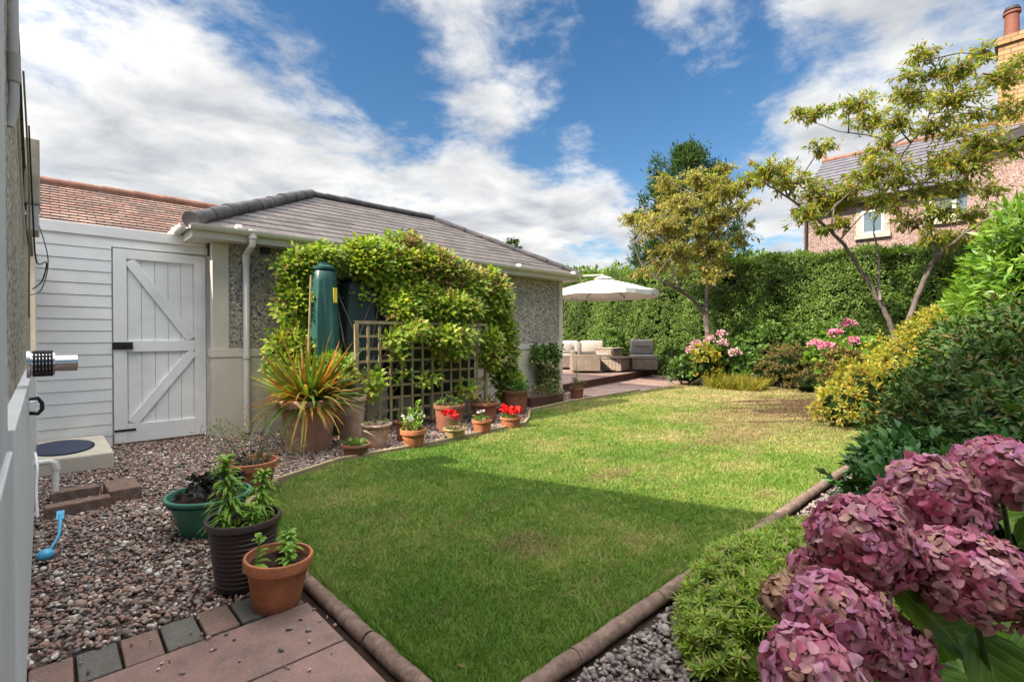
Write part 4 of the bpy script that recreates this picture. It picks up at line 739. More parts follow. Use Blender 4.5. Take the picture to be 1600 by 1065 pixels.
C = np.array(C); OU = np.tile([0, -.8, .3], (len(C), 1)); hi = C[:, 2] > .72
for nm_, sl_, mt_ in (('foliage', ~hi, 'l_varieg'), ('green_top', hi, 'l_mid')):
    P, D, Nn, Ls, Ws = clumps(C[sl_], OU[sl_], 9, .05, .055, .042, 0, .8); leaves(nm_, P, D, nrm(Nn*.5+np.array([0, -1, .2])), Ls, Ws, M[mt_], T)
MB().tube([(0, .05, 0), (.02, .05, .5), (-.04, .04, .95)], [.015, .01, .004], 6).build('stem', M['bark'], T)

# ------------------------------------------------------------------ patio
ang = math.radians(12.5); ca, sa = math.cos(ang), math.sin(ang)
pA = np.array([7.86, 6.86]); pB = pA+np.array([ca, sa])*6.6
sheet('patio_path', [(7.95, 5.86), (9.4, 5.93), (12.1, 6.18), (13.6, 7.2), (13.6, 8.3), (7.95, 6.9)], .006, M['slabfar'])
poly = [tuple(pA), tuple(pB), (14.4, 15.5), (7.86, 15.5)]; dk = MB(); k = 4
dk.add([(x, y, -.02) for x, y in poly]+[(x, y, .175) for x, y in poly], [(0, 1, 5, 4), (1, 2, 6, 5), (2, 3, 7, 6), (3, 0, 4, 7)]); o = dk.build('patio_step', M['deckwood']); setp(o, 'brown timber riser of the raised patio', None, None, 'structure')
sheet('patio', poly, .18, M['slabfar'], 'raised paved patio behind the garage')
o = MB().bar((pA[0], pA[1]-.012, .165), (pB[0], pB[1]-.012, .165), .035, .04).build('patio_edge', M['deckwood']); setp(o, 'timber lip along the patio step', None, None, 'structure')
def cushion(name, T, a, b, mat='fabric', tilt=0., tuft=0):
    o = MB().box(a, b, 0, min((b[0]-a[0]), (b[1]-a[1]), (b[2]-a[2]))*.32).build(name, M[mat], T, True)
    return o
zp = .18
fc = G(893, 572, zp); 
SF = thing('garden_sofa', 'two seat rattan sofa with pale piped cushions against the hedge', 'sofa', (12.3, 9.83, zp), math.radians(-38))
b = MB(); b.box((-.8, -.4, .06), (.8, .42, .36), 0, .02); b.box((-.8, .425, .06), (.8, .56, .66), 0, .02); b.box((-.93, -.4, .06), (-.803, .56, .58), 0, .02); b.box((.803, -.4, .06), (.93, .56, .58), 0, .02); b.build('frame', M['rattan'], SF)
for s_ in (-.79, .01): cushion('seat_cushion', SF, (s_, -.4, .365), (s_+.78, .3, .48))
for s_ in (-.79, .01): c_ = cushion('back_cushion', SF, (s_+.03, .22, .50), (s_+.75, .42, .88), 'fabriclight')
c_ = cushion('throw_pillow', SF, (-.75, .05, .50), (-.3, .18, .82), 'fabriclight')
AC = thing('garden_armchair', 'rattan armchair seen from behind nearest to the garage', 'armchair', (11.2, 8.8, zp), math.radians(44))
def armchair(T):
    b = MB(); b.box((-.34, -.36, .06), (.34, .3, .34), 0, .02); b.box((-.34, .303, .06), (.34, .42, .62), 0, .02); b.box((-.45, -.36, .06), (-.343, .42, .52), 0, .02); b.box((.343, -.36, .06), (.45, .42, .52), 0, .02); b.build('frame', M['rattan'], T)
    cushion('seat_cushion', T, (-.33, -.36, .345), (.33, .25, .45)); cushion('back_cushion', T, (-.31, .14, .46), (.31, .3, .86))
armchair(AC)
TB = thing('coffee_table', 'low rattan coffee table in the middle of the patio', 'table', (12.25, 8.5, zp), math.radians(14)); 
b = MB(); b.box((-.62, -.38, .04), (.62, .38, .38), 0, .015); b.build('base', M['rattan'], TB); MB().box((-.64, -.40, .382), (.64, .40, .41), 0, .006).build('top', M['rattan'], TB)
A2 = thing('garden_chair', 'rattan chair with buttoned grey cushion at the right of the patio', 'chair', (12.9, 8.0, zp), math.radians(-50))
b = MB(); b.box((-.36, -.36, .05), (.36, .36, .36), 0, .015); b.box((-.36, .363, .05), (.36, .46, .60), 0, .015); b.build('frame', M['rattan'], A2); cushion('seat_cushion', A2, (-.35, -.35, .365), (.35, .3, .47)); c_ = cushion('back_cushion', A2, (-.33, .16, .48), (.33, .36, .92)); b = MB(); b.box((-.2, .14, .705), (.2, .165, .72), 0, .004); b.build('button_tuft', M['twig'], A2)
ST = thing('storage_box', 'pale rattan storage box behind the coffee table', 'storage box', (13.1, 9.35, zp), math.radians(14)); MB().box((-.42, -.3, .03), (.42, .3, .62), 0, .015).build('box', M['rattan'], ST); MB().box((-.44, -.32, .622), (.44, .32, .65), 0, .006).build('lid', M['rattan'], ST)
shrub('potted_plant', 'dark leafy plant beside the storage box in front of the hedge', 'plant', (13.75, 9.6, zp), [(0, 0, .45, .3, .3, .5), (.1, .2, .9, .25, .25, .35)], 60, .11, .06, 'l_mid', 6)
# parasol
uc = WP(943, 437, 13.3); UX, UY, UZ = uc[0], uc[1], 2.72
UM = thing('parasol', 'white cantilever parasol open over the patio seats', 'parasol', (UX-1.95, UY+1.75, zp))
rl2 = (UX-1.95, UY+1.75, zp)
cv = MB(); n_ = 8; Rr = 1.5; vs = [(UX, UY, UZ)]; rings = [(.25, -.03), (.7, -.14), (1.15, -.27), (Rr, -.36)]; m = n_*4
for r_, dz in rings:
    for j in range(m):
        a = 2*math.pi*j/m; f_ = abs(((j % 4)/4)-.5)*2; sag = (1-f_)*.0; rr = r_*(1-(1-f_)*.068); vs.append((UX+rr*math.cos(a+.2), UY+rr*math.sin(a+.2), UZ+dz+(1-f_)*(-.02)*(r_/Rr)))
fs = [(0, 1+j, 1+(j+1) % m) for j in range(m)]
for k in range(3): fs += [(1+k*m+j, 1+(k+1)*m+j, 1+(k+1)*m+(j+1) % m, 1+k*m+(j+1) % m) for j in range(m)]
cv.add(vs, fs); co_ = cv.build('canopy', M['canopy'], UM, False, rel=rl2); md = co_.modifiers.new('thick', 'SOLIDIFY'); md.thickness = .008
vl = MB(); vs = []; 
for j in range(m):
    a = 2*math.pi*j/m; f_ = abs(((j % 4)/4)-.5)*2; rr = Rr*(1-(1-f_)*.068)+.004; x_, y_ = UX+rr*math.cos(a+.2), UY+rr*math.sin(a+.2); z_ = UZ-.36-(1-f_)*.02; vs += [(x_, y_, z_+.003), (x_, y_, z_-.11)]
vl.add(vs, [(2*j, 2*j+1, (2*j+3) % (2*m), (2*j+2) % (2*m)) for j in range(m)]); vl.build('valance', M['canopy'], UM, rel=rl2)
MB().lathe([(0, .10), (.16, .06), (.26, .01)], 16, (UX, UY, UZ)).build('vent_cap', M['canopy'], UM, True, rel=rl2)
for k in range(8): a = 2*math.pi*k/8+.2+math.pi/8*0; MB().tube([(UX, UY, UZ-.06), (UX+Rr*.97*math.cos(a), UY+Rr*.97*math.sin(a), UZ-.385)], .011, 6).build('rib', M['soffit'], UM, rel=rl2)
MB().tube([(UX-1.95, UY+1.75, zp), (UX-1.95, UY+1.75, 2.35), (UX-1.9, UY+1.7, 2.6)], .04, 10).build('post', M['soffit'], UM, True, rel=rl2); MB().tube([(UX-1.9, UY+1.7, 2.6), (UX-1.0, UY+.9, 2.78), (UX, UY, UZ+.12)], .022, 8).build('arm', M['mortar'], UM, True, rel=rl2)
MB().box((UX-2.4, UY+1.3, zp), (UX-1.5, UY+2.2, zp+.08), 0, .01).build('base', M['greyren'], UM, rel=rl2)

# ------------------------------------------------------------------ hedges and trees
def hedge(name, label, p0, p1, h0, h1, thick, dens, L, W, k=7, mat='l_hedge', nside=(-1, 0)):
    p0 = np.array(p0); p1 = np.array(p1); T = thing(name, label, 'hedge', ((p0[0]+p1[0])/2, (p0[1]+p1[1])/2, 0)); ln_ = np.linalg.norm(p1-p0); u_ = (p1-p0)/ln_; nv = np.array(nside)
    def wob(s_, z): return .10*np.sin(s_*1.7+z*1.3)+.07*np.sin(s_*3.9-z*2.1)+.05*np.sin(s_*7+z*5)
    C = []; OU = []; n_ = int(ln_*max(h0, h1)*dens); s_ = R.uniform(0, ln_, n_); hh = h0+(h1-h0)*s_/ln_+.04*np.sin(s_*4)+.03*np.sin(s_*9); z = R.random(n_)*hh; dep = wob(s_, z)-.22*R.random(n_)**1.5-.15*(z/hh)**6*1.5
    C.append(np.stack([p0[0]+u_[0]*s_+nv[0]*dep, p0[1]+u_[1]*s_+nv[1]*dep, z], 1)); OU.append(np.tile([nv[0], nv[1], .15], (n_, 1)))
    n2_ = int(ln_*thick*dens*.75); s_ = R.uniform(0, ln_, n2_); hh = h0+(h1-h0)*s_/ln_+.04*np.sin(s_*4)+.03*np.sin(s_*9); dd = R.random(n2_)*thick
    C2 = np.stack([p0[0]+u_[0]*s_-nv[0]*dd, p0[1]+u_[1]*s_-nv[1]*dd, hh+R.uniform(-.12, .06, n2_)], 1)
    C = np.concatenate(C); OU = np.concatenate(OU); c0 = np.array([T.location[0], T.location[1], 0])
    P, D, Nn, Ls, Ws = clumps(C-c0, OU, k, L*1.1, L, W, .25, .9); leaves('foliage', P, D, Nn, Ls, Ws, M[mat], T)
    P, D, Nn, Ls, Ws = clumps(C2-c0, np.tile([0, 0, 1.], (n2_, 1)), k, L*1.1, L, W*.9, .9, .8); leaves('top_growth', P, D, Nn, Ls, Ws, M['l_hedgelight'], T)
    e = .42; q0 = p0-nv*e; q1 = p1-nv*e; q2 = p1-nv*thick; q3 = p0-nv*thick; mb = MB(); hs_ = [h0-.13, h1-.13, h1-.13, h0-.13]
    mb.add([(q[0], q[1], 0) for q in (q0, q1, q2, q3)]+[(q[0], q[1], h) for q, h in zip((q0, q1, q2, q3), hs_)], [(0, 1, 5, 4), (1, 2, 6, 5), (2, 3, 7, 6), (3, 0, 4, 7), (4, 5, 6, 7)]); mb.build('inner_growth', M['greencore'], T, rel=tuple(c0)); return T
hedge('hedge', 'tall clipped green hedge across the far end of the garden', (14.2, 16.5), (14.2, 6.5), 3.35, 3.35, 1., 330, .055, .036, 8)
hedge('hedge', 'taller clipped hedge below the pink house behind the flower border', (14.05, 6.5), (14.05, -2.5), 3.35, 3.05, 1.1, 340, .065, .042, 8)
def limbtree(name, label, base, limbs, trunk_r, clusters, leafn, L, W, mat, barkm='bark', tw=7, hang=.25, extra_twigs=0):
    T = thing(name, label, 'tree', tuple(base)); b = np.array(base); allp = []; tb = MB()
    for pts, r0, r1 in limbs:
        pts = [np.array(p) for p in pts]; q = []
        for i in range(len(pts)-1):
            p0_ = pts[max(i-1, 0)]; p1_ = pts[i]; p2_ = pts[i+1]; p3_ = pts[min(i+2, len(pts)-1)]
            for k_ in range(6):
                u_ = k_/6; q.append(.5*((2*p1_)+(p2_-p0_)*u_+(2*p0_-5*p1_+4*p2_-p3_)*u_*u_+(3*p1_-p0_-3*p2_+p3_)*u_**3)+R.normal(0, .008, 3))
        q.append(pts[-1]); n_ = len(q); rr = [.68*(r0+(r1-r0)*(i/(n_-1))**.8) for i in range(n_)]; tb.tube([tuple(x-b) for x in q], rr, 10); allp += q
    tb.build('trunk', M[barkm], T, True); allp = np.array(allp); br = MB(); P = []; D = []
    for c, rad, n_ in clusters:
        c = np.array(c); dd = np.linalg.norm(allp-c, axis=1)+.3*np.maximum(0, allp[:, 2]-c[2]); st0 = allp[dd.argmin()]
        mid = (st0+c)/2+R.normal(0, .06, 3)+np.array([0, 0, .08]); br.tube([tuple(st0-b), tuple(mid-b), tuple(c-b)], [.018, .012, .007], 6)
        for _ in range(n_):
            d = rv(1)[0]; d[2] = d[2]*.55+.05; e = c+d*rad*R.uniform(.5, 1.); s0 = c+(mid-c)*R.random()*.5; m_ = (s0+e)/2+np.array([0, 0, .06]); br.tube([tuple(s0-b), tuple(m_-b), tuple(e-b)], [.007, .005, .0025], 4, False)
            for k_ in range(leafn):
                u_ = R.random()**.7; pt = (s0*(1-u_)**2+2*m_*u_*(1-u_)+e*u_*u_); P.append(pt+R.normal(0, .02, 3)); D.append(nrm(d*.6+R.normal(0, .55, 3)+np.array([0, 0, -hang])))
    br.build('branches', M[barkm], T, True)
    P = np.array(P)-b; D = np.array(D); Nn = nrm(rv(len(P))*.6+np.array([0, 0, .8])); Ls = L*R.uniform(.6, 1.25, len(P)); leaves('crown', P, D, Nn, Ls, Ls*W/L, M[mat], T, .18, .18); return T
# far right cherry
d0 = 10.3; bs = G(1402, 606); bs = WP(1402, 606, 9.6); bs = np.array([bs[0], bs[1], 0])
def w2(x, y, dd=0.): return WP(x, y, 9.7+dd)
L2 = [([bs, w2(1402, 570), w2(1400, 540), w2(1384, 490, .1), w2(1350, 430, .1), w2(1312, 375, -.2), w2(1268, 335, -.4), w2(1225, 305, -.6), w2(1195, 285, -.8)], .105, .018),
      ([w2(1402, 575), w2(1412, 530), w2(1430, 470, -.1), w2(1452, 420, -.2), w2(1462, 395, -.2), w2(1452, 340, -.1), w2(1436, 285, .1), w2(1405, 250, .3), w2(1400, 225, .4), w2(1440, 200, .5), w2(1460, 160, .5)], .085, .022),
      ([w2(1400, 225, .4), w2(1360, 212, .7), w2(1310, 205, .9), w2(1270, 190, 1.0)], .03, .010), ([w2(1452, 415, -.2), w2(1500, 370, -.6), w2(1555, 335, -1.0), w2(1610, 300, -1.4)], .06, .02),
      ([w2(1436, 290), w2(1490, 260, -.4), w2(1540, 235, -.8), w2(1580, 190, -1)], .03, .012), ([w2(1375, 470), w2(1372, 400, .4), w2(1365, 350, .6), w2(1378, 325, .7)], .04, .012), ([w2(1460, 160, .5), w2(1440, 120, .5), w2(1445, 95, .5)], .022, .01), ([w2(1405, 250, .3), w2(1430, 215, -.2), w2(1480, 160, -.5), w2(1535, 115, -.7)], .025, .01)]
C2 = [((1440, 90), .38, 17), ((1470, 120), .42, 20), ((1500, 105), .35, 12), ((1430, 160), .45, 22), ((1490, 160), .5, 26), ((1465, 195), .4, 18), ((1340, 165), .42, 22), ((1355, 190), .4, 16), ((1275, 182), .28, 12), ((1252, 180), .2, 7), ((1400, 195), .35, 14),
      ((1285, 228), .25, 9), ((1200, 272), .35, 16), ((1235, 290), .35, 16), ((1270, 300), .4, 20), ((1300, 320), .42, 26), ((1330, 300), .35, 18), ((1260, 340), .3, 14), ((1380, 262), .4, 22), ((1400, 285), .35, 16), ((1345, 280), .3, 12), ((1470, 255), .42, 22), ((1510, 265), .45, 26),
      ((1490, 300), .45, 24), ((1540, 225), .4, 16), ((1560, 130), .4, 16), ((1590, 105), .35, 12), ((1585, 175), .4, 16), ((1540, 85), .3, 10), ((1595, 235), .35, 14), ((1470, 330), .4, 18), ((1520, 340), .4, 18), ((1455, 370), .3, 14), ((1500, 375), .35, 12), ((1550, 300), .3, 10), ((1420, 120), .3, 8), ((1380, 225), .25, 8), ((1165, 290), .2, 6), ((1320, 350), .2, 8), ((1290, 360), .15, 6)]
limbtree('cherry_tree', 'taller airy tree with forked leaning trunk before the pink house', bs, L2, .1, [(w2(x, y, R.uniform(-1.1, 1.)), r_*1.35, int(n_*1.9)) for (x, y), r_, n_ in C2+[((1400, 330), .4, 10), ((1360, 245), .3, 8), ((1440, 300), .4, 12), ((1420, 350), .3, 8), ((1530, 180), .4, 12), ((1380, 310), .3, 8), ((1500, 210), .4, 12), ((1225, 265), .3, 8), ((1560, 360), .4, 12), ((1410, 150), .3, 10)]], 15, .115, .038, 'l_cherry', 'barkpale')
b1 = WP(1110, 590, 12.9); b1 = np.array([b1[0], b1[1], 0])
def w1(x, y, dd=0.): return WP(x, y, 12.9+dd)
L1 = [([b1, w1(1108, 560), w1(1103, 500), w1(1092, 478, -.1), w1(1065, 455, -.3), w1(1035, 440, -.5), w1(1005, 415, -.6), w1(990, 380, -.6)], .13, .02), ([w1(1105, 520), w1(1104, 470), w1(1108, 420, .1), w1(1100, 375, .2), w1(1095, 340, .3), w1(1088, 310, .3)], .09, .02),
      ([w1(1108, 430), w1(1116, 385, -.3), w1(1120, 360, -.3), w1(1140, 330, -.4), w1(1155, 305, -.4)], .055, .015), ([w1(1062, 455), w1(1050, 415, .4), w1(1045, 380, .5)], .04, .012), ([w1(1108, 440), w1(1135, 455, -.3), w1(1160, 430, -.5)], .02, .006)]
C1 = []
for _ in range(64):
    a = R.uniform(0, 6.28); r_ = R.random()**.5; x_ = 1082+r_*math.cos(a)*92; y_ = 355+r_*math.sin(a)*88
    if y_ > 400 and x_ > 1125: continue
    C1.append((w1(x_, y_, R.uniform(-1.5, 1.5)), .46, 15))
C1 += [(w1(1185, 275, -.5), .4, 16), (w1(1200, 285, -.8), .35, 14), (w1(1130, 262), .4, 10), (w1(1005, 430, -.6), .4, 14), (w1(1035, 415, -.5), .45, 16), (w1(985, 345, -.4), .4, 14), (w1(1050, 330), .5, 16), (w1(1180, 355), .25, 5)]
limbtree('cherry_tree', 'rounded tree with golden brown autumn leaves by the patio', b1, L1, .12, C1, 20, .10, .046, 'l_tree1', 'barkpale')
# pine
PX, PY = onX(1070, 300, 19)[:2]
PN = thing('pine_tree', 'dark green pine rising behind the far hedge', 'tree', (PX, PY, 0)); MB().tube([(0, 0, 0), (0, 0, 4), (.1, 0, 8.3)], [.22, .15, .03], 10).build('trunk', M['bark'], PN, True)
P = []; D = []; N_ = []
br = MB()
for _ in range(330):
    z = random.uniform(3.2, 8.7); rad = (1.2+2.2*math.sin(min(1, (8.8-z)/5.2)*math.pi*.62))*.66; a = random.uniform(0, 6.28); rr = rad*random.uniform(.45, 1.); e = np.array([math.cos(a)*rr, math.sin(a)*rr, z+random.uniform(-.1, .25)])
    if z > 8.2: e[:2] *= .35
    br.tube([(0, 0, z-.35*rr), tuple(e*.6+np.array([0, 0, (z-.2)*.4])), tuple(e)], [.03, .02, .01], 4, False)
    n_ = 80; c = e+R.normal(0, .13, (n_, 3)); P.append(c); D.append(nrm(rv(n_)+nrm(e*np.array([1, 1, 0]))*.5+np.array([0, 0, .9])))
br.build('branches', M['bark'], PN); P = np.concatenate(P); D = np.concatenate(D); leaves('crown', P, D, rv(len(P)), .20*R.uniform(.7, 1.2, len(P)), .045, M['l_pine'], PN, .0, .1)
# far things
def farbush(name, label, px_, py_, dep, rx, rz, mat='l_mid', n_=3):
    c = WP(px_, py_, dep); lob = [(R.uniform(-.5, .5)*rx, R.uniform(-.5, .5)*rx, max(.8, c[2]-rz), rx*R.uniform(.6, .9), rx*R.uniform(.6, .9), rz*R.uniform(.85, 1.)) for _ in range(n_)]; shrub(name, label, 'tree', (c[0], c[1], 0), lob, 9, .28, .16, mat, 8, .3)
farbush('bushy_tree', 'distant light green tree just right of the garage eave', 905, 426, 24, 2.2, 1.6, 'l_hedgelight'); farbush('bushy_tree', 'distant dark green tree above the parasol', 965, 430, 30, 3., 2., 'l_hedge'); farbush('bushy_tree', 'distant dark bush between the trees above the hedge', 1165, 405, 27, 1.8, 1.5, 'l_hedge')
q = WP(800, 372, 34); CN = thing('conifer', 'small distant conifer peeking over the garage roof', 'tree', (q[0], q[1], 0)); MB().tube([(0, 0, 0), (0, 0, q[2])], [.2, .03], 8).build('trunk', M['bark'], CN)
P = []; D = []
for _ in range(170): z = q[2]-4*R.random()**.8; rr = .12+(q[2]-z)*.42; a = R.uniform(0, 6.28); e = np.array([math.cos(a)*rr, math.sin(a)*rr, z-.1*rr]); P.append(e*R.uniform(.3, 1, (14, 1))*np.array([1, 1, 0])+np.array([0, 0, e[2]])+R.normal(0, .08, (14, 3))); D.append(nrm(rv(14)*.5+nrm(e*np.array([1, 1, 0]))))
P = np.concatenate(P); leaves('crown', P, np.concatenate(D), rv(len(P)), .35, .1, M['l_pine'], CN)
q = WP(985, 434, 45); DH = thing('distant_house', 'far house with only its brown roof showing over the hedge', 'house', (q[0], q[1], 0)); MB().box((-4, -3, 0), (4, 3, q[2]-1.)).build('wall', M['cream'], DH)
MB().add([(-4.3, -3.3, q[2]-1.1), (4.3, -3.3, q[2]-1.1), (4.3, 3.3, q[2]-1.1), (-4.3, 3.3, q[2]-1.1), (-2.5, 0, q[2]+.3), (2.5, 0, q[2]+.3)], [(0, 1, 5, 4), (1, 2, 5), (2, 3, 4, 5), (3, 0, 4), (3, 2, 1, 0)]).build('roof', M['ridgered'], DH)

# ------------------------------------------------------------------ pink neighbour house
NH = thing('neighbour_house', 'pink pebbledash house with slate roof and yellow brick chimney', 'house', (25, 0, 0)); rn = (25, 0, 0); FX = 22
MB().box((FX, -9, 0), (30, 6.42, 6.35)).build('wall', M['pdash_pink'], NH, rel=rn)
MB().add([(FX, 6.42, 6.35), (30, 6.42, 6.35), (26, 6.42, 9.05), (FX, 6.2, 6.35), (30, 6.2, 6.35), (26, 6.2, 9.05)], [(0, 2, 1), (3, 4, 5), (0, 3, 5, 2), (1, 2, 5, 4)]).build('gable', M['pdash_pink'], NH, rel=rn)
r = MB(); slope(r, (21.65, 6.75, 6.22), (21.65, -9, 6.22), (26, 6.75, 9.15), (26, -9, 9.15), 14, .03); slope(r, (30.35, -9, 6.22), (30.35, 6.75, 6.22), (26, -9, 9.15), (26, 6.75, 9.15), 4, .03)
for v_ in range(0): pass
o = r.build('roof', M['slate2'], NH, rel=rn)
halfround((26, 6.8, 9.17), (26, -9, 9.17), .11, 22, .01).build('ridge', M['ridgered'], NH, True, rel=rn)
MB().tube([(26, 6.7, 9.2), (26, 6.7, 9.55)], [.1, .05], 8).build('finial', M['ridgered'], NH, rel=rn)
b = MB(); b.box((21.62, -9, 6.05), (21.66, 6.75, 6.22)); b.build('fascia', M['soffit'], NH, rel=rn)
gutter((21.55, -9, 6.2), (21.55, 6.75, 6.2), (1, 0, 0)).build('gutter', M['soffit'], NH, True, rel=rn)
MB().tube([(21.93, 6.3, 6.1), (21.93, 6.3, 0)], .05, 8).build('downpipe', M['soffit'], NH, True, rel=rn)
def window(yc, zc, w_, h_, mull=0):
    X = FX; b = MB(); e = .08
    b.box((X-.06, yc-w_/2, zc-h_/2), (X+.02, yc-w_/2+e, zc+h_/2)); b.box((X-.06, yc+w_/2-e, zc-h_/2), (X+.02, yc+w_/2, zc+h_/2)); b.box((X-.06, yc-w_/2+e, zc+h_/2-e), (X+.02, yc+w_/2-e, zc+h_/2)); b.box((X-.06, yc-w_/2+e, zc-h_/2), (X+.02, yc+w_/2-e, zc-h_/2+e))
    for k in range(mull): y_ = yc-w_/2+(k+1)*w_/(mull+1); b.box((X-.058, y_-.05, zc-h_/2+e), (X+.02, y_+.05, zc+h_/2-e))
    W_ = b.build('window', M['white'], NH, rel=rn); MB().box((X-.02, yc-w_/2+e, zc-h_/2+e), (X-.01, yc+w_/2-e, zc+h_/2-e)).build('pane', M['glass'], W_, rel=rn)
    sr_ = MB(); sr_.box((X-.14, yc-w_/2-.2, zc-h_/2-.16), (X+.01, yc+w_/2+.2, zc-h_/2-.005)); sr_.box((X-.03, yc-w_/2-.17, zc-h_/2), (X+.01, yc-w_/2-.005, zc+h_/2+.14)); sr_.box((X-.03, yc+w_/2+.005, zc-h_/2), (X+.01, yc+w_/2+.17, zc+h_/2+.14)); sr_.build('surround', M['stone'], W_, rel=rn)
window(4.14, 5.36, .68, .88); window(1.6, 5.6, 1.9, .95, 2)
q1 = onX(1562, 60, 26); CH = MB(); CH.box((25.4, -1.0, 8.6), (26.6, 1.05, 11.75)).build('chimney', M['ybrick'], NH, rel=rn); b = MB(); b.box((25.3, -1.1, 11.751), (26.7, 1.15, 11.93)); b.box((25.35, -1.05, 11.93), (26.65, 1.1, 12.05)); ch = b.build('chimney_cap', M['ybrick'], NH, rel=rn)
MB().lathe([(0, 0), (.27, 0), (.27, .1), (.22, .14), (.2, .95), (.25, .97), (.25, 1.05), (.17, 1.06), (0, .9)], 18, (26, .72, 12.05)).build('chimney_pot', M['ceramic'], NH, True, rel=rn); MB().lathe([(.24, 1.1), (.2, 1.22), (0, 1.25)], 18, (26, .72, 12.05)).build('pot_cowl', M['soffit'], NH, True, rel=rn)
MB().lathe([(0, 0), (.27, 0), (.27, .1), (.22, .14), (.2, .95), (.25, .97), (.25, 1.05), (.17, 1.06), (0, .9)], 18, (26, -.3, 12.05)).build('chimney_pot', M['ceramic'], NH, True, rel=rn)
g0 = onX(1490, 245, 20.5); g1 = onX(1600, 205, 20.5); slp = (g1[2]-g0[2])/(g0[1]-g1[1]); ya, za = g0[1], g0[2]; yb = ya-4.2; zb = za+slp*4.2
MB().add([(20.8, ya-.3, 0), (20.8, yb*2-ya, 0), (20.8, yb*2-ya, za), (20.8, yb, zb-.2), (20.8, ya-.3, za-.05), (22, ya-.3, 0), (22, yb*2-ya, 0), (22, yb*2-ya, za), (22, yb, zb-.2), (22, ya-.3, za-.05)], [(0, 4, 3, 2, 1), (0, 5, 9, 4), (4, 9, 8, 3)]).build('wing_wall', M['pdash_pink'], NH, rel=rn)
b = MB(); b.bar((20.45, ya, za), (20.45, yb, zb), .06, .28); b.bar((20.45, yb, zb), (20.45, 2*yb-ya, za), .06, .28); b.build('bargeboard', M['soffit'], NH, rel=rn)
r = MB(); slope(r, (25.5, ya, za+.12), (20.4, ya, za+.12), (25.5, yb, zb+.12), (20.4, yb, zb+.12), 12, .03); slope(r, (20.4, 2*yb-ya, za+.12), (25.5, 2*yb-ya, za+.12), (20.4, yb, zb+.12), (25.5, yb, zb+.12), 4, .03); r.build('wing_roof', M['slate2'], NH, rel=rn)

# ------------------------------------------------------------------ far flower border
def bsh(name, label, px_, py_, dep, lobes, dens, L, W, mat, **kw):
    q = WP(px_, py_, dep); return shrub(name, label, kw.pop('cat', 'shrub'), (q[0], q[1], 0), lobes, dens, L, W, mat, **kw)
def heads(T, pts, r_, mat='pinkpetal', name='flower_head'):
    for p_ in pts:
        n_ = 26; d = rv(n_); d[:, 2] = np.abs(d[:, 2]); P, D, Nn, Ls, Ws = clumps(np.array(p_)+d*r_, d, 5, r_*.3, r_*.55, r_*.5, .1); leaves(name, P, D, Nn, Ls, Ws, M[mat], T, 0, .1)
T, C, _ = bsh('hydrangea_bush', 'hydrangea with faded pink heads at the foot of the golden tree', 1135, 590, 12.3, [(0, 0, .55, .75, .75, .55), (.2, .7, .4, .5, .5, .45), (0, -.6, .35, .5, .5, .4)], 42, .10, .07, 'l_mid', k=8)
heads(T, [(-.5, .55, .95), (-.45, .2, 1.08), (-.55, -.15, .98), (-.3, .0, 1.2), (-.6, -.45, .78), (-.35, .75, .8), (-.6, .35, .8)], .11, 'palepetal')
bsh('shrub', 'small dark bush at the end of the patio step', 1072, 597, 12.0, [(0, 0, .35, .55, .5, .4)], 46, .08, .05, 'l_mid', k=8)
bsh('shrub', 'yellow leaved bush beside the faded pink hydrangea', 1102, 600, 11.7, [(0, 0, .45, .35, .35, .5), (.1, .1, .75, .25, .25, .3)], 50, .07, .05, 'l_yellow', k=8)
T = thing('ornamental_grass', 'low yellow green grassy clump at the far lawn edge', 'grass clump', tuple(WP(1150, 605, 11.1)[:2])+(0,))
n_ = 1500; a = R.uniform(0, 6.28, n_); P = np.stack([R.uniform(-.35, .35, n_), R.uniform(-.55, .5, n_), np.zeros(n_)], 1); D = nrm(np.stack([np.cos(a)*.5, np.sin(a)*.5, R.uniform(.5, 1.2, n_)], 1)); leaves('blades', P, D, rv(n_), R.uniform(.2, .42, n_), .012, M['l_yellow'], T, .35, .1)
bsh('shrub', 'round rusty tinged shrub in the middle of the far border', 1228, 604, 11.2, [(0, 0, .5, .7, .7, .55), (.1, .5, .35, .4, .4, .35), (-.1, -.6, .3, .45, .4, .3)], 55, .055, .02, 'l_brown', k=12)
bsh('shrub', 'tall leafy green bush behind the rusty shrub', 1195, 575, 12.4, [(0, 0, .8, .6, .6, .8), (.1, -.9, .7, .5, .6, .75), (.2, -1.6, .8, .5, .5, .8)], 45, .09, .06, 'l_mid', k=8)
bsh('shrub', 'small coppery bush beside the second solar light', 1262, 612, 10.4, [(0, 0, .22, .35, .4, .28)], 60, .05, .025, 'l_brown', k=10)
T, C, _ = bsh('hydrangea_bush', 'hydrangea with bright pink heads left of the forked tree', 1332, 600, 9.9, [(0, 0, .55, .6, .6, .6), (.2, .4, .75, .45, .45, .45), (-.1, -.5, .4, .4, .4, .4)], 42, .12, .09, 'l_laurel', k=7)
heads(T, [(-.2, .25, 1.22), (-.3, -.05, 1.05), (-.35, .55, 1.0), (-.5, .3, .95), (-.25, -.75, .78), (.1, .1, 1.42), (-.45, -.3, .55)], .10, 'pinkpetal')
bsh('shrub', 'orange tinted leafy bush mixed with the bright pink hydrangea', 1315, 590, 9.5, [(0, 0, .55, .32, .4, .45)], 60, .08, .055, 'l_brown', k=8)
bsh('shrub', 'arching straw coloured plant before the forked tree', 1372, 605, 9.2, [(0, 0, .3, .6, .5, .35)], 50, .10, .02, 'l_wisp', k=10, cat='plant')
